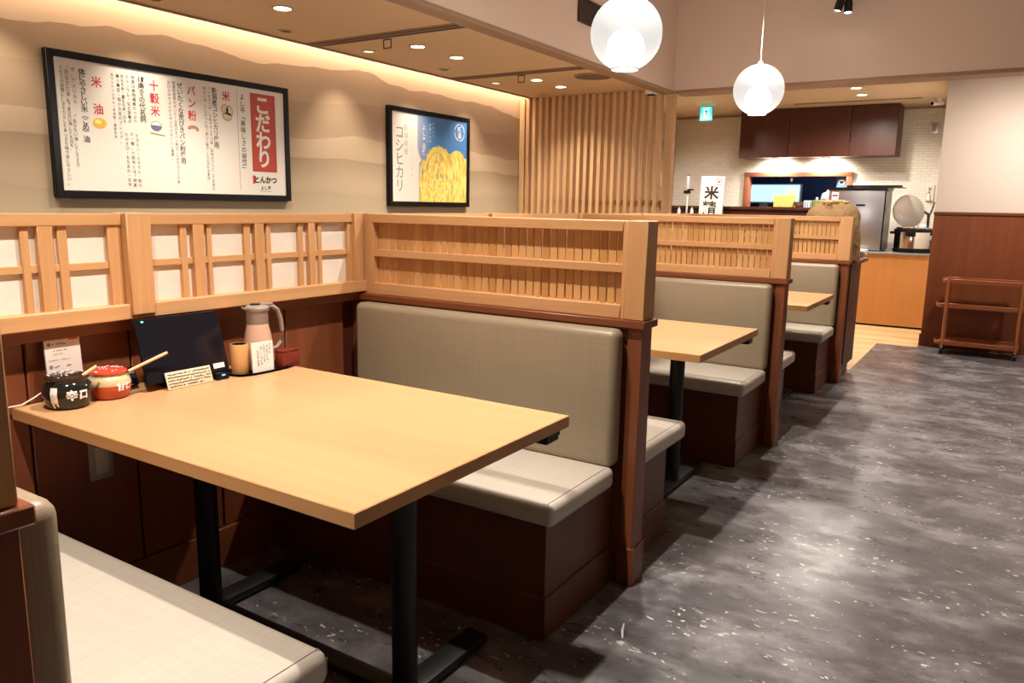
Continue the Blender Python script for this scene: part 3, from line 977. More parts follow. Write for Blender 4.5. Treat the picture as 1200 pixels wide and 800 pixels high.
for y, lab in ((3.71, 'brown linear slot diffuser in the tan ceiling above the smaller poster'),
               (5.225, 'second brown linear slot diffuser in the tan ceiling, nearer the slatted screen')):
    t = thing('slot_diffuser', lab, 'diffuser', (-3.28, y, LC))
    b = B().box(-3.925, -2.645, y - 0.055, y - 0.043, LC - 0.006, LC).box(-3.925, -2.645, y + 0.043, y + 0.055, LC - 0.006, LC)
    b.box(-3.925, -3.913, y - 0.043, y + 0.043, LC - 0.006, LC).box(-2.657, -2.645, y - 0.043, y + 0.043, LC - 0.006, LC)
    obj('frame', b, BROWNT, t)
    obj('slot', B().box(-3.913, -2.657, y - 0.043, y + 0.043, LC - 0.002, LC), DARKSLOT, t)
    obj('centre_blade', B().box(-3.913, -2.657, y - 0.012, y + 0.004, LC - 0.007, LC - 0.001), BROWNT, t)
for x, y, lab in ((-3.368, 3.80, 'small square wire hook hanging under the first slot diffuser'),
                  (-3.334, 5.316, 'small square wire hook hanging under the second slot diffuser')):
    b = B()
    for (a, c) in (((-.03, 0), (.03, 0)), ((-.03, -.05), (.03, -.05))):
        b.cyl((x + a[0], y, LC - 0.004 + a[1]), (x + c[0], y, LC - 0.004 + c[1]), 0.0035, 6)
    for s in (-.03, .03):
        b.cyl((x + s, y, LC - 0.003), (x + s, y, LC - 0.056), 0.0035, 6)
    single('ceiling_hook', b, BLACKM, lab, 'hook')
t = thing('ceiling_speaker', 'round brown flush ceiling disc left of the large globe pendant', 'speaker', (-2.853, 5.60, LC))
obj('rim', B().lathe([(0.135, 0), (0.15, 0), (0.15, -0.008), (0.135, -0.01), (0.135, 0)], 36, closed=True), BROWNT, t, local=True)
obj('grille', B().lathe([(0.135, -0.006), (0.05, -0.009), (0.0001, -0.009)], 36), base_mat('brown_grille', (0.16, 0.085, 0.05), 0.6), t, local=True)
t = thing('sensor', 'small white box sensor at the top of the slatted screen', 'sensor', (-2.69, 6.40, LC))
obj('housing', B().box(-0.05, 0.05, -0.04, 0.025, -0.05, 0.0, 0.006), WHITE, t, local=True)
obj('window', B().box(-0.03, 0.03, -0.038, -0.005, -0.062, -0.05, 0.003), BLACKP, t, local=True)
# grille on the side bulkhead
t = thing('vent_grille', 'dark brown rectangular air grille on the bulkhead left of the large pendant', 'vent', (-2.54, 4.94, 2.55))
obj('backing', B().box(-2.543, -2.536, 4.735, 5.15, 2.474, 2.62), DARKSLOT, t)
obj('frame', B().box(-2.54, -2.525, 4.73, 5.155, 2.468, 2.482).box(-2.54, -2.525, 4.73, 5.155, 2.612, 2.626).box(-2.54, -2.525, 4.73, 4.745, 2.482, 2.612).box(-2.54, -2.525, 5.14, 5.155, 2.482, 2.612), DARKSLOT, t)
bl = None
for k in range(6):
    z = 2.494 + k * 0.0212
    if bl is None:
        bl = obj('blade', B().box(0.001, 0.011, -0.2, 0.2, -0.003, 0.003), base_mat('dark_brown_metal', (0.06, 0.035, 0.025), 0.5), t, local=True)
        bl.location = (0, 0, z - 2.55)
    else:
        inst('blade', bl, t, (0, 0, z - 2.55))

# ================================================================== PENDANTS
def pend_mat():
    m = bpy.data.materials.new('pendant_shade')
    m.use_nodes = True
    t = NT(m)
    t.b.inputs['Base Color'].default_value = (0.12, 0.12, 0.115, 1)
    tc = t.n('ShaderNodeTexCoord')
    sx = t.n('ShaderNodeSeparateXYZ'); t.l(tc.outputs['Object'], sx.inputs[0])
    ang = t.math('ARCTAN2', sx.outputs[1], sx.outputs[0])
    cb = t.n('ShaderNodeCombineXYZ')
    t.l(t.math('MULTIPLY', ang, 20.0), cb.inputs[0]); t.l(t.math('MULTIPLY', sx.outputs[2], 150.0), cb.inputs[1])
    vo = t.n('ShaderNodeTexVoronoi'); vo.inputs['Scale'].default_value = 1.0; vo.inputs['Randomness'].default_value = 0.15
    t.l(cb.outputs[0], vo.inputs['Vector'])
    dots = t.ramp(vo.outputs['Distance'], [(0.22, (0.55, 0.54, 0.53)), (0.36, (1.0, 0.985, 0.965))])
    t.l(dots.outputs[0], t.b.inputs['Emission Color'])
    t.b.inputs['Emission Strength'].default_value = 0.37
    tr = t.n('ShaderNodeBsdfTransparent')
    ms = t.n('ShaderNodeMixShader'); ms.inputs[0].default_value = 0.30
    out = t.t.nodes['Material Output']
    t.l(t.b.outputs[0], ms.inputs[1]); t.l(tr.outputs[0], ms.inputs[2]); t.l(ms.outputs[0], out.inputs['Surface'])
    return m
SHADE = pend_mat()
GLOBE = emit('pendant_globe', (1.0, 0.95, 0.86), 9.0)
for (x, y, lab) in ((-1.51, 3.27, 'larger looking white globe pendant at the top edge, nearer the camera'),
                    (-1.44, 5.15, 'smaller looking white globe pendant hanging on its cord in front of the kitchen cabinet')):
    z = 2.02
    t = thing('pendant_lamp', lab, 'lamp', (x, y, z))
    R = 0.157
    prof = []
    for k in range(3, 26):
        a = -math.pi / 2 + math.pi * k / 26
        prof.append((R * math.cos(a), R * math.sin(a)))
    obj('shade', B().lathe(prof, 40, closed=True), SHADE, t, local=True)
    obj('opening_ring', B().lathe([(prof[0][0] + .002, prof[0][1]), (prof[0][0] + .002, prof[0][1] - .006), (prof[0][0] - .005, prof[0][1] - .006), (prof[0][0] - .005, prof[0][1]), (prof[0][0] + .002, prof[0][1])], 40, closed=True), WHITE, t, local=True)
    obj('globe', B().sphere((0, 0, -0.06), 0.082, 28, 16), GLOBE, t, local=True)
    obj('lamp_holder', B().lathe([(0.018, 0.0), (0.018, 0.157), (0.012, 0.172), (0.0001, 0.172)], 16), WHITE, t, local=True)
    obj('cord', B().cyl((0, 0, 0.165), (0, 0, HC - z - 0.03), 0.0035, 8), base_mat('cord_white', (0.8, 0.7, 0.6), 0.5), t, local=True)
    obj('canopy', B().lathe([(0.05, HC - z - 0.03), (0.05, HC - z - 0.001)], 24), WHITE, t, local=True)
    lamp('pendant_bulb', 'POINT', (x, y, z - 0.30), 10, SOFT, 0.08)

# ================================================================== TRACK LIGHT
t = thing('track_light', 'black twin-head spotlight at the top edge against the far bulkhead', 'light', (-1.19, 6.3, HC))
obj('track', B().box(-1.21, -1.17, 5.6, 6.5, HC - 0.03, HC), BLACKM, t)
obj('adapter', B().box(-1.21, -1.17, 6.24, 6.36, HC - 0.06, HC - 0.03, 0.004), BLACKM, t)
def head(p, q, r0, r1, tt):
    p, q = Vector(p), Vector(q)
    M = (q - p).to_track_quat('Z', 'Y').to_matrix()
    L = (q - p).length
    h = obj('lamp_head', B().lathe([(0.0001, 0), (r0, 0.0), (r0, L * .45), (r1, L * .6), (r1, L), (r1 * .86, L), (r1 * .8, L - .012), (0.0001, L - .012)], 20, p, M), BLACKM, tt)
    obj('lens', B().lathe([(0.0001, L - .011), (r1 * .8, L - .011), (r1 * .8, L - .004), (0.0001, L - .0035)], 20, p, M), LENS, h)
    obj('arm', B().cyl(p + Vector((0, 0, 0.0)), (-1.19, 6.3, HC - 0.05), 0.01, 8), BLACKM, h)
head((-1.18, 6.27, 2.86), (-1.222, 6.26, 2.70), 0.022, 0.030, t)
head((-1.165, 6.33, 2.86), (-1.157, 6.31, 2.69), 0.022, 0.030, t)
obj('driver_box', B().box(-1.14, -1.06, 6.28, 6.34, 2.80, HC - 0.03, 0.006), BLACKM, t)
# the unseen spots over the aisle are added fill, without heads

# ================================================================== KITCHEN
t = thing('wall_cabinet', 'long dark brown wall cabinet above the kitchen window', 'cabinet', (-2.12, 10.32, 1.915))
obj('carcass', B().box(-3.02, -1.2, 10.12, YF - 0.013, 1.918, KC - 0.002), CABW, t)
for a, b_ in ((-3.02, -2.4148), (-2.412, -1.7048), (-1.702, -1.2)):
    d_ = obj('door', B().box(a + .0015, b_ - .0015, 10.1, 10.12, 1.912, KC - 0.004, 0.002, 1), CABW, t)
obj('finger_pull', B().box(-1.709, -1.697, 10.095, 10.12, 2.07, 2.20), BLACKP, t)
for x, lab in ((-2.617, 'left glowing spotlight under the dark wall cabinet'), (-2.007, 'right glowing spotlight under the dark wall cabinet')):
    tt_ = thing('cabinet_light', lab, 'light', (x, 10.33, 1.911))
    obj('rim', B().lathe([(0.04, 0.007), (0.05, 0.007), (0.05, -0.006), (0.04, -0.007), (0.04, 0.007)], 20, closed=True), CHROME, tt_, local=True)
    obj('lens', B().lathe([(0.04, -0.002), (0.0001, -0.014)], 20), LENS, tt_, local=True)

t = thing('serving_ledge', 'dark raised ledge running along the tiled kitchen wall under the window', 'counter', (-2.6, 10.35, 0))
obj('upstand', B().box(-4.03, -1.9, 10.1, 10.51, 0, 1.265), DK, t)
obj('ledge_top', B().box(-4.04, -1.88, 10.06, 10.515, 1.265, 1.30, 0.003, 1), DK, t)
t = thing('prep_counter', 'dark counter with steel top below the raised ledge, mostly hidden by the booths', 'counter', (-2.9, 9.9, 0))
obj('worktop', B().box(-4.03, -1.92, 9.70, 10.055, 1.02, 1.05), STEEL, t)
obj('worktop_front', B().box(-4.03, -1.92, 9.75, 10.055, 0, 1.02), DK, t)

t = thing('kitchen_counter', 'orange wood fronted kitchen counter at the end of the aisle', 'counter', (-1.25, 9.7, 0))
obj('front_panel', B().box(-1.88, -0.665, 9.42, 9.44, 0.02, 0.80), COUNTERW, t)
obj('body', B().box(-1.88, -0.67, 9.44, 10.5, 0.02, 0.80), DK, t)
obj('worktop', B().box(-1.89, -0.655, 9.40, 10.52, 0.80, 0.825, 0.003, 1), base_mat('grey_worktop', (0.24, 0.22, 0.20), 0.35), t)

t = thing('ice_machine', 'stainless steel box machine with black top on the kitchen counter', 'machine', (-1.48, 9.75, 0.825))
obj('body', B().box(-1.775, -1.19, 9.5, 10.0, 0.835, 1.50, 0.006, 2), STEEL, t)
obj('side_panel', B().box(-1.19, -1.175, 9.5, 10.0, 0.84, 1.5, 0.003, 1), BLACKP, t)
obj('top', B().box(-1.79, -1.165, 9.49, 10.01, 1.50, 1.53, 0.004, 1), BLACKP, t)
obj('door_handle', B().box(-1.475, -1.38, 9.488, 9.5, 1.325, 1.345, 0.003, 1), BLACKP, t)
obj('label_sticker', B().box(-1.74, -1.67, 9.498, 9.5, 1.385, 1.475), PAPERW, t, smooth=False)
obj('label_band', B().box(-1.735, -1.675, 9.4975, 9.498, 1.425, 1.45), REDINK, t, smooth=False)
obj('foot', B().box(-1.76, -1.19, 9.52, 9.98, 0.8255, 0.835), BLACKP, t)
single('tray', B().box(-1.60, -1.03, 9.56, 9.98, 1.5305, 1.541, 0.003, 1).box(-1.60, -1.03, 9.555, 9.565, 1.535, 1.556), BLACKP,
       'thin black tray lying on top of the steel machine', 'tray')
single('towel', B().box(-1.56, -1.36, 9.66, 9.86, 1.5415, 1.575, 0.012, 3), base_mat('cream_cloth', (0.85, 0.72, 0.42), 0.9),
       'folded cream cloth on the black tray above the steel machine', 'cloth')

t = thing('rice_cooker', 'round steel rice cooker with black band and its lid open', 'cooker', (-0.885, 9.70, 0.825))
obj('base', B().lathe([(0.185, 0.0), (0.2, 0.01), (0.2, 0.045), (0.19, 0.05)], 32), BLACKP, t, local=True)
obj('body', B().lathe([(0.19, 0.048), (0.193, 0.1), (0.193, 0.23), (0.19, 0.235)], 32), CHROME, t, local=True)
obj('rim', B().lathe([(0.197, 0.225), (0.2, 0.232), (0.2, 0.255), (0.18, 0.262), (0.17, 0.25), (0.197, 0.225)], 32, closed=True), BLACKP, t, local=True)
obj('inner_pot', B().lathe([(0.178, 0.262), (0.182, 0.275), (0.172, 0.278), (0.165, 0.2), (0.0001, 0.16)], 32), CHROME, t, local=True)
obj('latch', B().box(-0.06, 0.04, -0.212, -0.19, 0.18, 0.25, 0.006), BLACKP, t, local=True)
obj('side_handle', B().box(-0.235, -0.185, -0.06, 0.06, 0.2, 0.23, 0.006).box(0.185, 0.235, -0.06, 0.06, 0.2, 0.23, 0.006), BLACKP, t, local=True)
Ml = Matrix.Translation((-0.10, 0.20, 0.45)) @ Matrix.Rotation(math.radians(35), 4, 'Z') @ Matrix.Rotation(math.radians(82), 4, 'X')
ld = obj('lid', B().lathe([(0.0001, -0.012), (0.15, -0.008), (0.18, 0.0), (0.185, 0.012), (0.17, 0.022), (0.0001, 0.026)], 32).xf(Ml), base_mat('grey_lid_metal', (0.42, 0.39, 0.37), 0.35, 0.5), t, local=True)
obj('lid_knob', B().box(0.05, 0.12, -0.03, 0.03, 0.25, 0.31, 0.008), WHITE, t, local=True)

t = thing('faucet', 'dark bent tap rising behind the rice cooker', 'tap', (-0.80, 10.28, 0.825))
obj('spout', B().tube([(0, 0, 0.0), (0, 0, 0.3), (-0.0, -0.05, 0.42), (-0.06, -0.14, 0.46), (-0.12, -0.2, 0.42)], 0.016, 10), base_mat('dark_steel', (0.16, 0.14, 0.13), 0.3, 0.8), t, local=True)
obj('lever', B().tube([(0, 0, 0.38), (0.04, -0.06, 0.5), (0.05, -0.09, 0.56)], 0.012, 8), STEEL, t, local=True)

# bits of packaging at the counter edge by the post
single('wrapping', B().box(-1.70, -1.30, 9.42, 9.47, 0.826, 0.85, 0.01, 2), WHITE, 'low white wrapping along the front edge of the kitchen counter', 'wrapping')
b = B()
rr = random.Random(11)
for k in range(9):
    x, y = -0.95 + rr.uniform(-.03, .02), 6.545 + rr.uniform(-.03, .025)
    a = rr.uniform(0, 3)
    b.prism([(x + .05 * math.cos(a + q) * rr.uniform(.6, 1.2), y + .03 * math.sin(a + q), 0.9125 + .006 * k + rr.uniform(0, .006)) for q in (0, 1.5, 3.1, 4.6)], (0.004, 0, 0.005))
single('crumpled_paper', b, WHITE, 'crumpled white paper slips on the dark counter cap beside the last end post', 'paper')

# paper sack with grain
SACKM = base_mat('kraft_paper', (0.50, 0.33, 0.16), 0.8, 0, 0.2)
ts = NT(SACKM); ts.bump(ts.noise(ts.pos((14, 14, 14)), 1, 5, 0.6, 1.5), 0.9, 0.02)
t = thing('rice_sack', 'bulging brown paper sack on the counter behind the farthest partition', 'sack', (-1.14, 6.345, 0.913))
b = B()
nu, nv = 40, 16
rings = []
for j in range(nv + 1):
    s = j / nv
    zz = 0.44 * s
    prof = (1.0 if s < .25 else 1.0 - 0.18 * (s - .25)) * (1 if s < 0.72 else math.sqrt(max(1 - ((s - .72) / .285) ** 2, 0.0)))
    ring = []
    for k in range(nu):
        a = 2 * math.pi * k / nu
        ca, sa = math.cos(a), math.sin(a)
        sq = (abs(ca) ** 2.6 + abs(sa) ** 2.6) ** (-1 / 2.6)
        wob = 1 + 0.035 * math.sin(5 * a + 7 * s) + 0.025 * math.sin(9 * a - 11 * s)
        ring.append(b.bm.verts.new((0.205 * sq * ca * prof * wob, 0.125 * sq * sa * prof * wob, zz)))
    rings.append(ring)
for a_, c_ in zip(rings[:-1], rings[1:]):
    for k in range(nu):
        b.bm.faces.new((a_[k], a_[(k + 1) % nu], c_[(k + 1) % nu], c_[k]))
b.bm.faces.new(list(reversed(rings[0])))
b.bm.faces.new(rings[-1])
obj('sack_body', b, SACKM, t, local=True)
gm = base_mat('grain_print', (0.78, 0.62, 0.34), 0.7)
b = B()
rr = random.Random(5)
for k in range(55):
    a = rr.uniform(0, 2 * math.pi)
    q = rr.uniform(0, 1) ** .5
    x, y = 0.0 + 0.10 * q * math.cos(a), -0.03 + 0.075 * q * math.sin(a)
    z = 0.424 - 0.9 * (x * x + y * y) + 0.006
    b.sphere((x, y, z), rr.uniform(0.009, 0.016), 7, 5, 0.7)
g_ = obj('gathered_top', b, gm, t, local=True)
g_['kind'] = 'stuff'

# things on the ledge under the window
LZ = 1.3005
YBOX = base_mat('yellow_card', (0.80, 0.58, 0.16), 0.6)
t = thing('yellow_box', 'pale yellow box with its flap raised, in front of the kitchen window', 'box', (-2.42, 10.2, LZ))
obj('body', B().box(-0.13, 0.12, -0.06, 0.08, 0, 0.15, 0.004, 1), YBOX, t, local=True)
obj('flap', B().prism([(-0.03, 0.074, 0.15), (0.12, 0.074, 0.15), (0.12, 0.085, 0.235), (0.03, 0.085, 0.225)], (0, 0.004, 0)), base_mat('cream_card', (0.88, 0.74, 0.42), 0.6), t, local=True)
t = thing('carton', 'small white and blue striped carton right of the yellow box', 'carton', (-2.135, 10.2, LZ))
obj('body', B().box(-0.05, 0.05, -0.04, 0.04, 0, 0.085, 0.002, 1), WHITE, t, local=True)
st_ = None
for k in range(3):
    obj('stripe', B().box(-0.035 + k * .03, -0.024 + k * .03, -0.0412, -0.04, 0.005, 0.08), base_mat('blue_print', (0.12, 0.3, 0.55), 0.5), t, local=True, smooth=False)
t = thing('green_tub', 'small green tub with a white knob right of the striped carton', 'tub', (-2.03, 10.15, LZ))
obj('body', B().lathe([(0.052, 0), (0.06, 0.07), (0.055, 0.09), (0.02, 0.095)], 20), base_mat('green_plastic', (0.16, 0.24, 0.07), 0.5), t, local=True)
obj('knob', B().lathe([(0.012, 0.095), (0.018, 0.11), (0.012, 0.125), (0.0001, 0.127)], 14), WHITE, t, local=True)
t = thing('brown_bowl', 'small brown bowl between the yellow box and the striped carton', 'bowl', (-2.238, 10.13, LZ))
obj('body', B().lathe([(0.03, 0), (0.055, 0.03), (0.06, 0.07), (0.054, 0.07), (0.045, 0.03), (0.0001, 0.012)], 20), base_mat('brown_glaze', (0.16, 0.09, 0.05), 0.4), t, local=True)
t = thing('black_cup', 'small black cup left of the yellow box on the ledge', 'cup', (-2.60, 10.2, LZ))
obj('body', B().lathe([(0.03, 0), (0.045, 0.05), (0.04, 0.05), (0.025, 0.005), (0.0001, 0.005)], 18), BLACKP, t, local=True)
t = thing('white_bag', 'crumpled whitish plastic bag beside the steel machine, right of the green tub', 'bag', (-1.945, 10.40, LZ))
b = B().sphere((0, 0, 0.10), 0.095, 22, 14, 1.15)
for v in b.bm.verts:
    n_ = 1 + 0.14 * math.sin(19 * v.co.x + 31 * v.co.z) * math.cos(23 * v.co.y - 17 * v.co.z)
    v.co.x *= n_; v.co.y *= n_ * .8
    v.co.z = max(v.co.z, 0.002) * (1 + 0.04 * math.sin(40 * v.co.x))
BAGM = base_mat('plastic_bag', (0.72, 0.70, 0.62), 0.35)
tb = NT(BAGM)
rp = tb.ramp(tb.noise(tb.pos((26, 26, 26)), 1, 3), [(0.45, (0.75, 0.72, 0.63)), (0.62, (0.22, 0.22, 0.34))])
tb.l(rp.outputs[0], tb.b.inputs['Base Color'])
obj('body', b, BAGM, t, local=True)
obj('tie', B().lathe([(0.012, 0.19), (0.02, 0.2), (0.03, 0.225), (0.0001, 0.21)], 10), BAGM, t, local=True)

# upright board with brush characters
t = thing('sign_board', 'white upright board with bold black brush characters and a small red seal', 'sign', (-3.27, 9.86, 1.054), (0, math.radians(1.4), 0))
Y0 = 9.98
obj('board', B().box(-0.155, 0.15, 0, 0.018, 0.0, 0.62, 0.002, 1).xf(Matrix.Shear('XY', 4, (0, 0)) if False else Matrix.Identity(4)), PAPERW, t, local=True)
FS = Matrix.Translation((0, -0.0012, 0)) @ FACE_NY
obj('brush_text', join_meshes([fit_col('精米', -0.005, 0.49, 0.13, 0.19, FS, 0.007, 2)][:0] + [fit_col('米', -0.005, 0.50, 0.33, 0.19, FS, 0.006, 2), fit_col('精', -0.02, 0.31, 0.13, 0.19, FS, 0.0035, 4)]), INK, t, local=True, smooth=False)
b = B()
for (a, c, d, e) in ((0.05, 0.115, 0.585, 0.592), (0.05, 0.115, 0.515, 0.522), (0.05, 0.057, 0.522, 0.585), (0.108, 0.115, 0.522, 0.585), (0.07, 0.095, 0.54, 0.568)):
    b.box(a, c, -0.0012, 0, d, e)
obj('red_seal', b, REDBOX, t, local=True, smooth=False)
obj('back_stay', B().prism([(0.11, 0.018, 0.50), (0.155, 0.09, 0.0), (0.135, 0.09, 0.0)], (0.012, 0, 0)), GREYP, t, local=True)

# dispenser stand and two white bottles on the worktop
t = thing('dispenser_stand', 'slim white stand with a black clamp at the left of the tiled wall', 'stand', (-3.60, 9.9, 1.0505))
obj('base', B().lathe([(0.07, 0), (0.07, 0.012), (0.02, 0.02)], 20), WHITE, t, local=True)
obj('pole', B().cyl((0, 0, 0.012), (0, 0, 0.42), 0.011, 12), WHITE, t, local=True)
obj('clamp', B().box(-0.045, 0.035, -0.03, 0.03, 0.405, 0.445, 0.005).box(0.0, 0.075, -0.025, 0.025, 0.445, 0.465, 0.004), BLACKP, t, local=True)
obj('bottle', B().lathe([(0.02, 0.445), (0.023, 0.46), (0.021, 0.62), (0.012, 0.635)], 14), base_mat('clear_lilac', (0.55, 0.5, 0.58), 0.25), t, local=True)
obj('pump', B().lathe([(0.013, 0.635), (0.013, 0.65), (0.0001, 0.652)], 12), BLACKP, t, local=True)
for x, lab in ((-3.69, 'small white bottle left of the slim dispenser stand'), (-3.515, 'small white bottle right of the slim dispenser stand')):
    t = thing('bottle', lab, 'bottle', (x, 9.86, 1.0505))
    obj('body', B().lathe([(0.018, 0), (0.02, 0.01), (0.02, 0.19), (0.01, 0.215)], 14), WHITE, t, local=True)
    obj('cap', B().lathe([(0.011, 0.213), (0.011, 0.235), (0.0001, 0.237)], 12), GREYP, t, local=True)

# pass-through room
REFLGLOW = emit('reflection_glow', (0.36, 0.72, 0.86), 0.95)  # added glow stands in for light reflected by a steel hood
t = thing('reflection_panel', 'pale blue panel with added glow for a steel reflection, seen through the kitchen window', 'panel', (-2.89, 11.52, 1.38))
obj('panel', B().box(-3.26, -2.545, 11.5, 11.52, 1.38, 1.615, 0.002, 1), REFLGLOW, t)
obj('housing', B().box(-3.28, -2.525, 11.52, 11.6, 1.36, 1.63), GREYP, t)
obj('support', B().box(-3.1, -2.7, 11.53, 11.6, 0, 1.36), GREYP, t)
t = thing('round_mark_notice', 'blue notice with a white ring at the right of the kitchen window', 'notice', (-1.82, 10.62, 1.60))
obj('board', B().box(-1.90, -1.78, 10.61, 10.62, 1.55, 1.70), base_mat('notice_blue', (0.05, 0.13, 0.26), 0.5), t, smooth=False)
rg = B()
for k in range(20):
    a, b_ = 2 * math.pi * k / 20, 2 * math.pi * (k + 1) / 20
    rg.prism([(-1.842 + .042 * math.cos(a), 10.6095, 1.622 + .032 * math.sin(a)), (-1.842 + .042 * math.cos(b_), 10.6095, 1.622 + .032 * math.sin(b_)),
              (-1.842 + .026 * math.cos(b_), 10.6095, 1.622 + .019 * math.sin(b_)), (-1.842 + .026 * math.cos(a), 10.6095, 1.622 + .019 * math.sin(a))], (0, -0.001, 0))
obj('ring_mark', rg, WHITEINK, t, smooth=False)
single('window_latch', B().box(-2.46, -2.43, 10.56, 10.575, 1.63, 1.69, 0.003).xf(Matrix.Identity(4)), CHROME, 'small bright latch hanging at the top middle of the kitchen window', 'latch')

# wall fittings on the tiles
t = thing('wall_switch', 'grey switch plate on the tiled wall right of the dark cabinet', 'switch', (-0.87, YF, 2.2))
obj('plate', B().box(-0.915, -0.82, YF - 0.012, YF, 2.185, 2.315, 0.004), STEEL, t)
obj('rocker', B().box(-0.892, -0.843, YF - 0.017, YF - 0.012, 2.205, 2.295, 0.002), GREYP, t)
t = thing('wall_phone', 'white intercom handset on the tiled wall above the rice cooker', 'phone', (-0.83, YF, 1.48))
obj('base', B().box(-0.875, -0.79, YF - 0.03, YF, 1.40, 1.59, 0.008), base_mat('cream_plastic', (0.62, 0.57, 0.5), 0.4), t)
obj('handset', B().tube([(-0.84, YF - 0.04, 1.57), (-0.845, YF - 0.055, 1.49), (-0.84, YF - 0.04, 1.41)], [0.018, 0.012, 0.018], 10), WHITE, t)
# exit sign
t = thing('exit_sign', 'small glowing green exit sign hanging from the kitchen ceiling', 'sign', (-3.2, 9.3, 2.5))
obj('bracket', B().box(-3.32, -3.09, 9.29, 9.33, 2.475, 2.499, 0.003), WHITE, t)
obj('housing', B().box(-3.283, -3.127, 9.295, 9.325, 2.305, 2.475, 0.004), base_mat('green_plastic_frame', (0.05, 0.4, 0.3), 0.5), t)
obj('panel', B().box(-3.273, -3.137, 9.291, 9.295, 2.318, 2.462), emit('exit_green', (0.02, 0.80, 0.62), 1.1), t, smooth=False)
obj('doorway_print', B().box(-3.238, -3.165, 9.289, 9.291, 2.322, 2.452), emit('exit_pale', (0.38, 0.95, 0.90), 0.95), t, smooth=False)
DG = base_mat('exit_figure_green', (0.01, 0.33, 0.3), 0.5)
cx = -3.20
b = B()
def limb(pts, wd):
    for (x0, z0), (x1, z1) in zip(pts[:-1], pts[1:]):
        L = math.hypot(x1 - x0, z1 - z0)
        nx_, nz_ = -(z1 - z0) / L * wd, (x1 - x0) / L * wd
        b.prism([(x0 + nx_, 9.2885, z0 + nz_), (x1 + nx_, 9.2885, z1 + nz_), (x1 - nx_, 9.2885, z1 - nz_), (x0 - nx_, 9.2885, z0 - nz_)], (0, -0.0008, 0))
limb([(cx - .008, 2.425), (cx + .004, 2.385)], 0.009)
limb([(cx + .004, 2.385), (cx - .008, 2.36), (cx - .028, 2.335)], 0.006)
limb([(cx + .004, 2.385), (cx + .018, 2.362), (cx + .03, 2.36)], 0.006)
limb([(cx - .008, 2.42), (cx + .012, 2.41), (cx + .024, 2.42)], 0.004)
limb([(cx - .010, 2.42), (cx - .028, 2.41), (cx - .03, 2.395)], 0.004)
b.prism([(cx - .014 + .009 * math.cos(q * .785), 9.2885, 2.44 + .009 * math.sin(q * .785)) for q in range(8)], (0, -0.0008, 0))
obj('running_figure', b, DG, t, smooth=False)
# kitchen ceiling downlights + camera
downlight(-1.457, 8.72, KC, 2, 'lit downlight in the kitchen ceiling just behind the far bulkhead', 0.05)
downlight(-1.48, 9.25, KC, 2, 'lit downlight in the kitchen ceiling nearer the dark wall cabinet', 0.05)
t = thing('security_camera', 'small white camera on the kitchen ceiling left of the pale wall', 'camera', (-0.80, 9.9, KC))
obj('mount', B().lathe([(0.035, 0), (0.035, -0.02), (0.02, -0.03)], 16), WHITE, t, local=True)
obj('body', B().cyl((-0.05, -0.05, -0.055), (0.04, 0.03, -0.04), 0.028, 14), WHITE, t, local=True)
obj('lens', B().cyl((-0.057, -0.056, -0.056), (-0.049, -0.049, -0.055), 0.018, 12), BLACKG, t, local=True)
t = thing('ceiling_slot', 'thin dark slot in the kitchen ceiling above the wall cabinet', 'diffuser', (-1.9, 9.75, KC))
obj('slot', B().box(-2.3, -0.95, 9.72, 9.78, KC - 0.006, KC), base_mat('slot_grey', (0.22, 0.16, 0.12), 0.6), t)

# ================================================================== TROLLEY
t = thing('service_trolley', 'reddish brown three-tier service trolley in front of the panelled wall', 'trolley', (-0.13, 8.05, 0))
X0, X1, YA, YB = -0.40, 0.165, 7.93, 8.22
for z, ext in ((0.655, 0.035), (0.435, 0.065), (0.095, 0.05)):
    sh = obj('shelf', B().box(X0 - ext, X1 + 0.02, YA + 0.006, YB - 0.006, z, z + 0.008, 0.002, 1), TROLW, t)
    obj('rim', B().box(X0 - ext + 0.03, X1 + 0.02, YA - 0.004, YA + 0.008, z - 0.012, z + 0.028, 0.003, 1)
        .box(X0 - ext + 0.03, X1 + 0.02, YB - 0.008, YB + 0.004, z - 0.012, z + 0.028, 0.003, 1)
        .box(X1 + 0.01, X1 + 0.022, YA, YB, z - 0.012, z + 0.028, 0.003, 1), TROLW, sh)
    pts = []
    for k in range(9):
        a = math.pi / 2 + math.pi * k / 8
        pts.append((X0 - ext + 0.032 + 0.05 * math.cos(a), (YA + YB) / 2 + (YB - YA) / 2 * math.sin(a), z + 0.008))
    obj('curved_end', B().tube(pts, 0.019, 8, 0.35), TROLW, sh)
for x, y in ((X0, YA), (X0, YB), (X1, YA), (X1, YB)):
    lg_ = obj('upright', B().cyl((x, y, 0.055), (x, y, 0.69), 0.0115, 12), COPPER, t)
    obj('caster_fork', B().box(x - 0.012, x + 0.012, y - 0.014, y + 0.014, 0.032, 0.06, 0.003, 1), BLACKM, lg_)
    obj('wheel', B().cyl((x - 0.009, y, 0.026), (x + 0.009, y, 0.026), 0.026, 18), BLACKP, lg_)

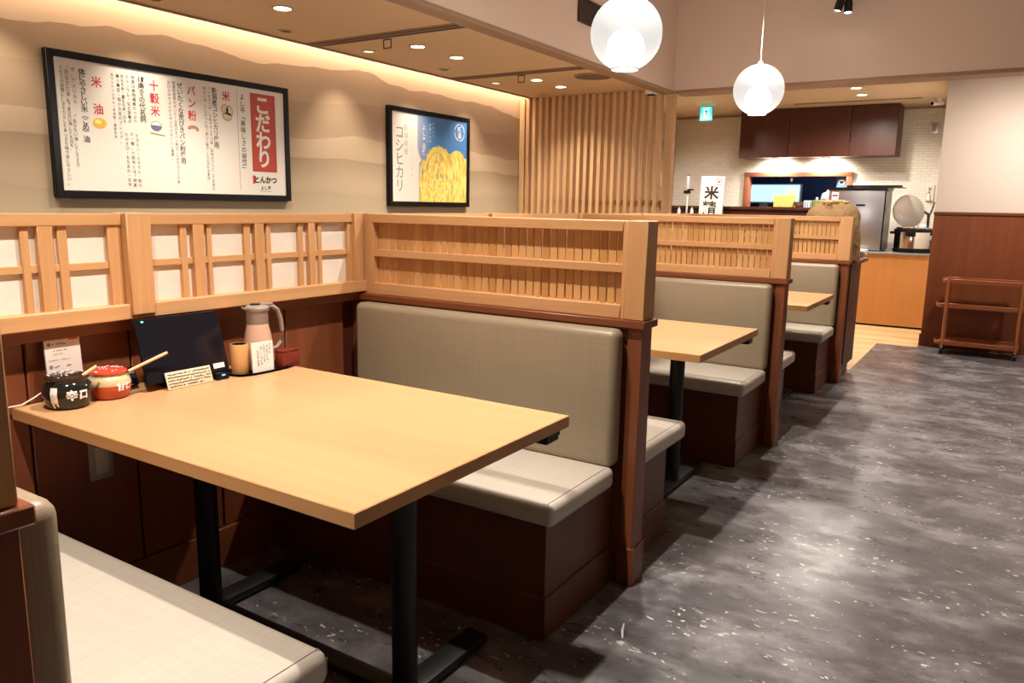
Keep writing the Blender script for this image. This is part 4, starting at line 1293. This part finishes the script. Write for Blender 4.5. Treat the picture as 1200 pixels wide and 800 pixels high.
# ================================================================== TABLE THINGS
TZ = 0.7112
def jar(loc, rot, glaze, lidm, label, kind, strip_mat=None):
    t = thing('condiment_jar', label, 'jar', loc, (0, 0, rot))
    prof = [(0.038, 0.0), (0.046, 0.004), (0.054, 0.022), (0.057, 0.042), (0.053, 0.058), (0.045, 0.066), (0.046, 0.070), (0.040, 0.071)]
    if kind == 'black':
        obj('body', B().lathe(prof, 36), glaze, t, local=True)
    else:
        obj('body', B().lathe([(0.038, 0.0), (0.046, 0.004), (0.054, 0.022), (0.0569, 0.040), (0.0567, 0.0405)], 36), glaze, t, local=True)
        obj('glaze_band', B().lathe([(0.0567, 0.0405), (0.057, 0.042), (0.053, 0.058), (0.045, 0.066), (0.046, 0.070), (0.040, 0.071)], 36), strip_mat, t, local=True)
    ld = obj('lid', B().lathe([(0.047, 0.0705), (0.049, 0.074), (0.047, 0.079), (0.03, 0.085), (0.012, 0.087), (0.0001, 0.0875)], 36), lidm, t, local=True)
    b = B()
    rr = random.Random(hash(kind) % 7 if False else len(kind))
    for k in range(26):
        a = rr.uniform(0, 2 * math.pi)
        q = rr.uniform(0.008, 0.044)
        z = 0.0872 - 0.0082 * (q / 0.047) ** 3
        M = Matrix.Translation((q * math.cos(a), q * math.sin(a), z)) @ Matrix.Rotation(a, 4, 'Z') @ Matrix.Diagonal((rr.uniform(.8, 2.0), rr.uniform(.7, 2.2), 0.4, 1))
        bb = B().sphere((0, 0, 0), 0.0022, 8, 5).xf(M)
        m_ = bpy.data.meshes.new('x'); bb.bm.to_mesh(m_); bb.bm.free(); b.bm.from_mesh(m_); bpy.data.meshes.remove(m_)
    obj('glaze_dots', b, WHITE, ld, local=True)
    return t
BLKGL = base_mat('black_glaze', (0.012, 0.012, 0.010), 0.1, 0, 0.6)
REDGL = base_mat('red_glaze', (0.50, 0.075, 0.022), 0.22, 0, 0.5)
CREAMGL = base_mat('cream_glaze', (0.62, 0.50, 0.28), 0.3)
BRNLID = base_mat('brown_black_glaze', (0.035, 0.02, 0.016), 0.15, 0, 0.6)
REDLID = base_mat('red_lid_glaze', (0.55, 0.065, 0.035), 0.22)
WOODSP = base_mat('spoon_wood', (0.78, 0.52, 0.28), 0.5)
def jar_text(me, prof_r):
    """wrap text round the jar using the profile radius at each height"""
    for v in me.vertices:
        z = v.co.y
        r = prof_r(z) + 0.0009
        a = v.co.x / 0.057
        v.co = Vector((r * math.cos(a), r * math.sin(a), z))
    return me
def pr(z):
    P = [(0.038, 0.0), (0.046, 0.004), (0.054, 0.022), (0.057, 0.042), (0.053, 0.058), (0.045, 0.066)]
    for (r0, z0), (r1, z1) in zip(P[:-1], P[1:]):
        if z0 <= z <= z1:
            return r0 + (r1 - r0) * (z - z0) / (z1 - z0)
    return 0.045
BJ, RJ = (-2.098, 1.064, TZ), (-2.106, 1.184, TZ)
aB = math.atan2(0 - BJ[1], 0 - BJ[0])      # jar's local +X turned roughly to the aisle
tJ = t = jar(BJ, aB, BLKGL, BRNLID, 'black glazed condiment jar with white characters on the nearest table', 'black')
b1 = text_mesh('辛', 0.026, False, None, 0.0012, 2); b1.transform(Matrix.Translation((0.008, 0.036, 0)))
b2 = text_mesh('口', 0.024, False, None, 0.0012, 2); b2.transform(Matrix.Translation((0.036, 0.036, 0)))
obj('brush_text', jar_text(join_meshes([b1, b2]), pr), WHITEINK, t, local=True, smooth=False)
b = B()
for x0, wd, zb in ((-0.052, 0.0032, 0.006), (-0.046, 0.0024, 0.018), (-0.041, 0.0028, 0.010)):
    n = 10
    for k in range(n):
        za, zc = 0.057 - (0.057 - zb) * k / n, 0.057 - (0.057 - zb) * (k + 1) / n
        x1 = x0 + 0.014
        b.poly([(x1 - wd, za, 0), (x1 + wd, za, 0), (x1 + wd, zc, 0), (x1 - wd, zc, 0)])
n = 8
for k in range(n):
    za, zc = 0.058 - 0.012 * k / n, 0.058 - 0.012 * (k + 1) / n
    b.poly([(-0.0415, za, 0), (-0.024, za, 0), (-0.024, zc, 0), (-0.0415, zc, 0)])
mdrip = bpy.data.meshes.new('drip'); b.bm.to_mesh(mdrip); b.bm.free()
obj('white_drip', jar_text(mdrip, pr), WHITEINK, t, local=True, smooth=False)
tJ.scale = (1.09, 1.09, 1.09)
aR = math.atan2(0 - RJ[1], 0 - RJ[0])
t = jar(RJ, aR, REDGL, REDLID, 'red and cream glazed condiment jar behind the black jar', 'red', CREAMGL)
b1 = text_mesh('甘', 0.024, False, None, 0.0011, 2); b1.transform(Matrix.Translation((0.030, 0.036, 0)))
b2 = text_mesh('口', 0.022, False, None, 0.0011, 2); b2.transform(Matrix.Translation((0.056, 0.036, 0)))
obj('brush_text', jar_text(join_meshes([b1, b2]), pr), WHITEINK, t, local=True, smooth=False)
# spoons: handles leaning out of the notch in each lid
for (p0, p1, lab) in (((-2.066, 1.066, 0.784), (-2.054, 1.123, 0.818), 'short wooden spoon handle sticking out of the black jar'),
                      ((-2.068, 1.220, 0.785), (-2.050, 1.332, 0.824), 'short wooden spoon handle sticking out of the red jar')):
    p0, p1 = Vector(p0), Vector(p1)
    single('spoon', B().tube([p0 + (p1 - p0) * k / 6 for k in range(7)], [0.0042, .0044, .0046, .0047, .0048, .0048, .0042], 10), WOODSP, lab, 'spoon')

# acrylic stand with a printed card
def facing(loc, ang, tilt=0.0):
    """matrix: drawing x right, y up, facing +X turned by ang about Z, leaning back by tilt"""
    return Matrix.Translation(loc) @ Matrix.Rotation(ang, 4, 'Z') @ FACE_PX @ Matrix.Rotation(-tilt, 4, 'X')
def fbox(M, x0, x1, y0, y1, z0, z1, bev=0.0):
    return B().box(x0, x1, y0, y1, z0, z1, bev, 2).xf(M)
ACR = base_mat('clear_acrylic', (0.9, 0.9, 0.9), 0.08)
ACR.node_tree.nodes['Principled BSDF'].inputs['Transmission Weight'].default_value = 0.85
CARDP = base_mat('pinkish_card', (0.78, 0.66, 0.60), 0.5)
t = thing('card_stand', 'small clear stand holding a printed card behind the condiment jars', 'sign', (-2.17, 1.10, TZ))
M = facing((-2.17, 1.100, TZ + 0.001), 0, 0.06)
obj('card', fbox(M, -0.048, 0.048, 0.008, 0.185, 0, 0.0008), CARDP, t, smooth=False)
obj('holder', fbox(M, -0.05, 0.05, 0.004, 0.187, -0.003, -0.0005).box(0, 0, 0, 0, 0, 0) if False else fbox(M, -0.05, 0.05, 0.004, 0.187, -0.003, -0.0005), ACR, t)
obj('foot', fbox(M, -0.05, 0.05, 0.0, 0.005, -0.02, -0.003), ACR, t)
b = B()
rr = random.Random(9)
def marks(b, x0, x1, y, h, z, dens=0.75, rnd=rr):
    x = x0
    while x < x1:
        wd = h * rnd.uniform(.3, .9)
        if rnd.random() < dens:
            yy0 = y + rnd.uniform(0, h * .3)
            b.poly([(x, yy0, z), (x + wd, yy0, z), (x + wd, yy0 + h * rnd.uniform(.4, .75), z), (x, yy0 + h * rnd.uniform(.4, .75), z)])
        x += wd * 1.25
for (x0, x1, y, h) in ((-0.028, 0.018, 0.155, 0.008), (-0.026, 0.01, 0.138, 0.005), (-0.026, -0.002, 0.128, 0.004), (-0.04, 0.015, 0.112, 0.004),
                       (-0.026, 0.018, 0.092, 0.008), (-0.022, 0.012, 0.076, 0.005), (-0.04, 0.0, 0.062, 0.004)):
    marks(b, x0, x1, y, h, 0.0012)
for (cy) in (0.158, 0.096):
    b.poly([(-0.036 + .0055 * math.cos(k * .628), cy + .0055 * math.sin(k * .628), 0.0012) for k in range(10)])
obj('printed_lines', b.xf(M), INKG, t, smooth=False)
obj('red_print', B().box(0.018, 0.043, 0.166, 0.174, 0.0008, 0.0012).xf(M), REDINK, t, smooth=False)
# white cable
single('cable', B().tube([(-2.196, 0.955, TZ + 0.003), (-2.185, 0.985, TZ + 0.006), (-2.19, 1.02, TZ + 0.018), (-2.196, 1.05, TZ + 0.03), (-2.198, 1.09, TZ + 0.012), (-2.198, 1.22, TZ + 0.003)], 0.0022, 6), base_mat('white_cable', (0.75, 0.68, 0.6), 0.5),
       'thin white cable running along the wall end of the nearest table', 'cable')

# tablet
t = thing('tablet', 'large black order tablet propped up on the nearest table', 'tablet', (-2.10, 1.412, TZ))
M = facing((-2.060, 1.412, TZ + 0.022), 0, 0.27)
obj('body', fbox(M, -0.142, 0.142, 0.0, 0.196, -0.012, 0.0, 0.006), BLACKP, t)
obj('screen', fbox(M, -0.130, 0.130, 0.018, 0.182, 0.0, 0.0006), BLACKG, t, smooth=False)
obj('bezel', fbox(M, -0.140, 0.140, 0.002, 0.194, -0.0006, 0.0003), BLACKG, t, smooth=False)
obj('power_light', fbox(M, -0.120, -0.113, 0.1845, 0.1885, 0.0006, 0.0012), emit('led_green', (0.1, 0.9, 0.6), 2.0), t, smooth=False)
obj('white_sticker', fbox(M, 0.085, 0.125, 0.012, 0.028, 0.0006, 0.001), PAPERW, t, smooth=False)
obj('stand_leg', fbox(M, -0.06, 0.06, 0.04, 0.15, -0.026, -0.012, 0.004), BLACKP, t)
obj('stand_base', B().box(-0.06, 0.02, -0.07, 0.07, 0, 0.010, 0.004).box(-0.06, -0.04, -0.05, 0.05, 0.008, 0.075, 0.004), BLACKP, t, local=True)
# card reader left of the tablet
t = thing('card_reader', 'small black card terminal between the red jar and the tablet', 'terminal', (-2.15, 1.262, TZ))
M = facing((-2.13, 1.268, TZ + 0.001), 0, 0.4)
obj('body', fbox(M, -0.024, 0.024, 0.012, 0.07, -0.026, 0.0, 0.004), BLACKP, t)
obj('display', fbox(M, -0.02, 0.02, 0.035, 0.064, 0, 0.0008), base_mat('dark_display', (0.03, 0.035, 0.05), 0.15), t, smooth=False)
b = B()
marks(b, -0.018, 0.018, 0.048, 0.008, 0.0012); marks(b, -0.018, 0.01, 0.014, 0.004, 0.0012)
obj('printed_marks', b.xf(M), base_mat('pale_grey_print', (0.35, 0.35, 0.38), 0.5), t, smooth=False)
# blue tipped foot of the charger at the right of the notice
t = thing('charging_dock', 'small black dock with a blue light at the right foot of the tablet', 'dock', (-2.062, 1.512, TZ))
obj('body', B().box(-0.005, 0.025, -0.022, 0.022, 0, 0.022, 0.003), BLACKP, t, local=True)
obj('blue_light', B().box(0.0245, 0.0256, -0.006, 0.006, 0.013, 0.017), emit('led_blue', (0.1, 0.3, 1.0), 2.0), t, local=True, smooth=False)
# notice strip
t = thing('notice_strip', 'narrow cream notice with small print standing in front of the tablet', 'sign', (-2.045, 1.40, TZ))
M = facing((-2.040, 1.400, TZ + 0.0012), 0, 0.32)
obj('plate', fbox(M, -0.077, 0.077, 0.0, 0.052, -0.002, 0.0, 0.0005), base_mat('cream_plate', (0.74, 0.62, 0.43), 0.5), t)
b = B()
for k in range(5):
    marks(b, -0.072, 0.07 if k < 4 else 0.04, 0.0405 - k * 0.009, 0.0062, 0.0005, 0.92)
obj('printed_lines', b.xf(M), INK, t, smooth=False)
obj('support', fbox(M, -0.05, 0.05, 0.002, 0.02, -0.006, -0.002), base_mat('clear_support', (0.5, 0.42, 0.3), 0.3), t)

# tray with cup, card and jug
t = thing('serving_tray', 'small black oval tray by the wall on the nearest table', 'tray', (-2.064, 1.680, TZ), (0, 0, math.radians(0)))
b = B()
def oval(hx, hy, z, n=36, p=3.2):
    out = []
    for k in range(n):
        a = 2 * math.pi * k / n
        ca, sa = math.cos(a), math.sin(a)
        q = (abs(ca) ** p + abs(sa) ** p) ** (-1 / p)
        out.append(b.bm.verts.new((hx * q * ca, hy * q * sa, z)))
    return out
rs = [oval(0.052, 0.114, 0.0), oval(0.064, 0.128, 0.008), oval(0.061, 0.125, 0.0085), oval(0.055, 0.116, 0.002)]
for a_, c_ in zip(rs[:-1], rs[1:]):
    for k in range(36):
        b.bm.faces.new((a_[k], a_[(k + 1) % 36], c_[(k + 1) % 36], c_[k]))
b.bm.faces.new(list(reversed(rs[0]))); b.bm.faces.new(rs[-1])
obj('tray_body', b, BLACKG, t, local=True)
TT = TZ + 0.0024
BAMB = wood('bamboo', (0.74, 0.44, 0.18), (0.64, 0.36, 0.13), 'z', 0.4)
t = thing('bamboo_cup', 'plain bamboo cup on the left end of the black tray', 'cup', (-2.062, 1.594, TT))
obj('body', B().lathe([(0.0265, 0), (0.0275, 0.002), (0.0285, 0.096), (0.0282, 0.097)], 28), BAMB, t, local=True)
obj('rim', B().lathe([(0.0282, 0.097), (0.0275, 0.098), (0.0245, 0.098), (0.024, 0.08), (0.0001, 0.078)], 28), HZ, t, local=True)
t = thing('message_card', 'white card with black brush writing leaning on the bamboo cup', 'card', (-2.02, 1.652, TT))
M = facing((-2.0205, 1.655, TT + 0.0005), math.radians(-3), 0.05)
obj('card', fbox(M, -0.041, 0.041, 0.0, 0.1, -0.0015, 0.0), PAPERW, t, smooth=False)
b = B()
rr = random.Random(21)
for cxk, (yt, yb, wd) in ((0.028, (0.09, 0.055, 0.0013)), (0.018, (0.085, 0.025, 0.0012)), (0.006, (0.088, 0.03, 0.0014)), (-0.006, (0.082, 0.02, 0.0013)), (-0.018, (0.07, 0.02, 0.0012))):
    y = yt
    while y > yb:
        for q in range(rr.choice((2, 3))):
            a = rr.uniform(0, math.pi)
            L = rr.uniform(0.002, 0.0042)
            x, yq = cxk + rr.uniform(-.002, .002), y + rr.uniform(-.002, .002)
            dx, dy = math.cos(a) * L, math.sin(a) * L
            b.poly([(x - dx - dy * .2, yq - dy + dx * .2, .0005), (x + dx - dy * .1, yq + dy + dx * .1, .0005), (x + dx + dy * .1, yq + dy - dx * .1, .0005), (x - dx + dy * .2, yq - dy - dx * .2, .0005)])
        y -= 0.0078
obj('brush_writing', b.xf(M), INK, t, smooth=False)
# jug
JB = base_mat('frosted_jug', (0.62, 0.40, 0.28), 0.28, 0, 0.5)
TEA = base_mat('lacquer_red', (0.19, 0.030, 0.020), 0.18, 0, 0.5)
LIDG = base_mat('grey_brown_lid', (0.30, 0.245, 0.215), 0.42)
t = thing('water_jug', 'pinkish insulated jug with grey lid and curved handle on the black tray', 'jug', (-2.073, 1.680, TT), (0, 0, math.radians(-18)))
obj('jug_body', B().lathe([(0.046, 0.0), (0.0495, 0.003), (0.0515, 0.03), (0.0495, 0.07), (0.043, 0.115), (0.036, 0.147), (0.0345, 0.153)], 36), JB, t, local=True)
obj('neck_band', B().lathe([(0.0352, 0.150), (0.0362, 0.153), (0.0358, 0.185), (0.0375, 0.192)], 36), LIDG, t, local=True)
ld = obj('lid', B().lathe([(0.0385, 0.192), (0.040, 0.195), (0.0395, 0.203), (0.034, 0.209), (0.022, 0.212), (0.0001, 0.2125)], 36), LIDG, t, local=True)
obj('lid_button', B().lathe([(0.017, 0.2115), (0.017, 0.2155), (0.0001, 0.2165)], 20, (0.0, -0.006, 0)), BLACKP, ld, local=True)
obj('spout', B().prism([(-0.012, -0.034, 0.196), (0.012, -0.034, 0.196), (0.0, -0.053, 0.203)], (0, 0, 0.007)), LIDG, ld, local=True)
hp = [(0.0, 0.032, 0.205), (0.0, 0.052, 0.205), (0.0, 0.070, 0.192), (0.0, 0.082, 0.160), (0.0, 0.086, 0.120), (0.0, 0.082, 0.085), (0.0, 0.066, 0.066), (0.0, 0.048, 0.062)]
obj('handle', B().tube(hp, [0.006, .007, .0075, .0075, .007, .007, .0065, .006], 10, 1.3), LIDG, t, local=True)
obj('thumb_lever', B().box(-0.009, 0.009, 0.012, 0.055, 0.208, 0.216, 0.003), LIDG, ld, local=True)
t.scale = (0.98, 0.98, 1.02)
t = thing('lacquer_box', 'small dark red lacquered box at the right end of the black tray', 'box', (-2.030, 1.766, TT))
obj('body', B().box(-0.02, 0.018, -0.038, 0.036, 0, 0.052, 0.003, 2), TEA, t, local=True)
obj('lid', B().box(-0.021, 0.019, -0.039, 0.037, 0.0525, 0.061, 0.003, 2), TEA, t, local=True)

# ================================================================== OUTLET under the table, floor scrap
t = thing('power_outlet', 'grey wall outlet box under the nearest table', 'outlet', (-2.2, 1.20, 0.52))
obj('plate', B().box(-2.208, -2.2, 1.160, 1.232, 0.442, 0.562, 0.003), GREYP, t)
obj('socket', B().box(-2.2, -2.195, 1.176, 1.216, 0.462, 0.542, 0.002), base_mat('outlet_face', (0.5, 0.47, 0.42), 0.4), t)
single('paper_scrap', B().tube([(-0.868, 2.04, 0.003), (-0.855, 2.0, 0.004), (-0.838, 1.962, 0.003)], [0.0025, 0.004, 0.003], 6), WHITE,
       'small white paper scrap lying on the slate floor beside the nearest bench', 'scrap')

# ================================================================== repeats share a group phrase
GROUPS = {'booth_partition': 'booth partitions', 'bench': 'booth benches', 'dining_table': 'booth tables', 'shoji_screen': 'shoji screens of the booths',
          'pendant_lamp': 'white globe pendants', 'downlight': 'ceiling downlights', 'slot_diffuser': 'slot diffusers in the tan ceiling',
          'ceiling_hook': 'wire hooks under the slot diffusers', 'poster': 'framed posters on the wallpapered wall', 'condiment_jar': 'condiment jars on the nearest table',
          'spoon': 'spoons in the condiment jars', 'bottle': 'white bottles beside the dispenser stand', 'cabinet_light': 'spotlights under the wall cabinet'}
for o in S.objects:
    if o.parent is None and o.get('category'):
        k = o.name.split('.')[0]
        if k in GROUPS:
            o['group'] = GROUPS[k]
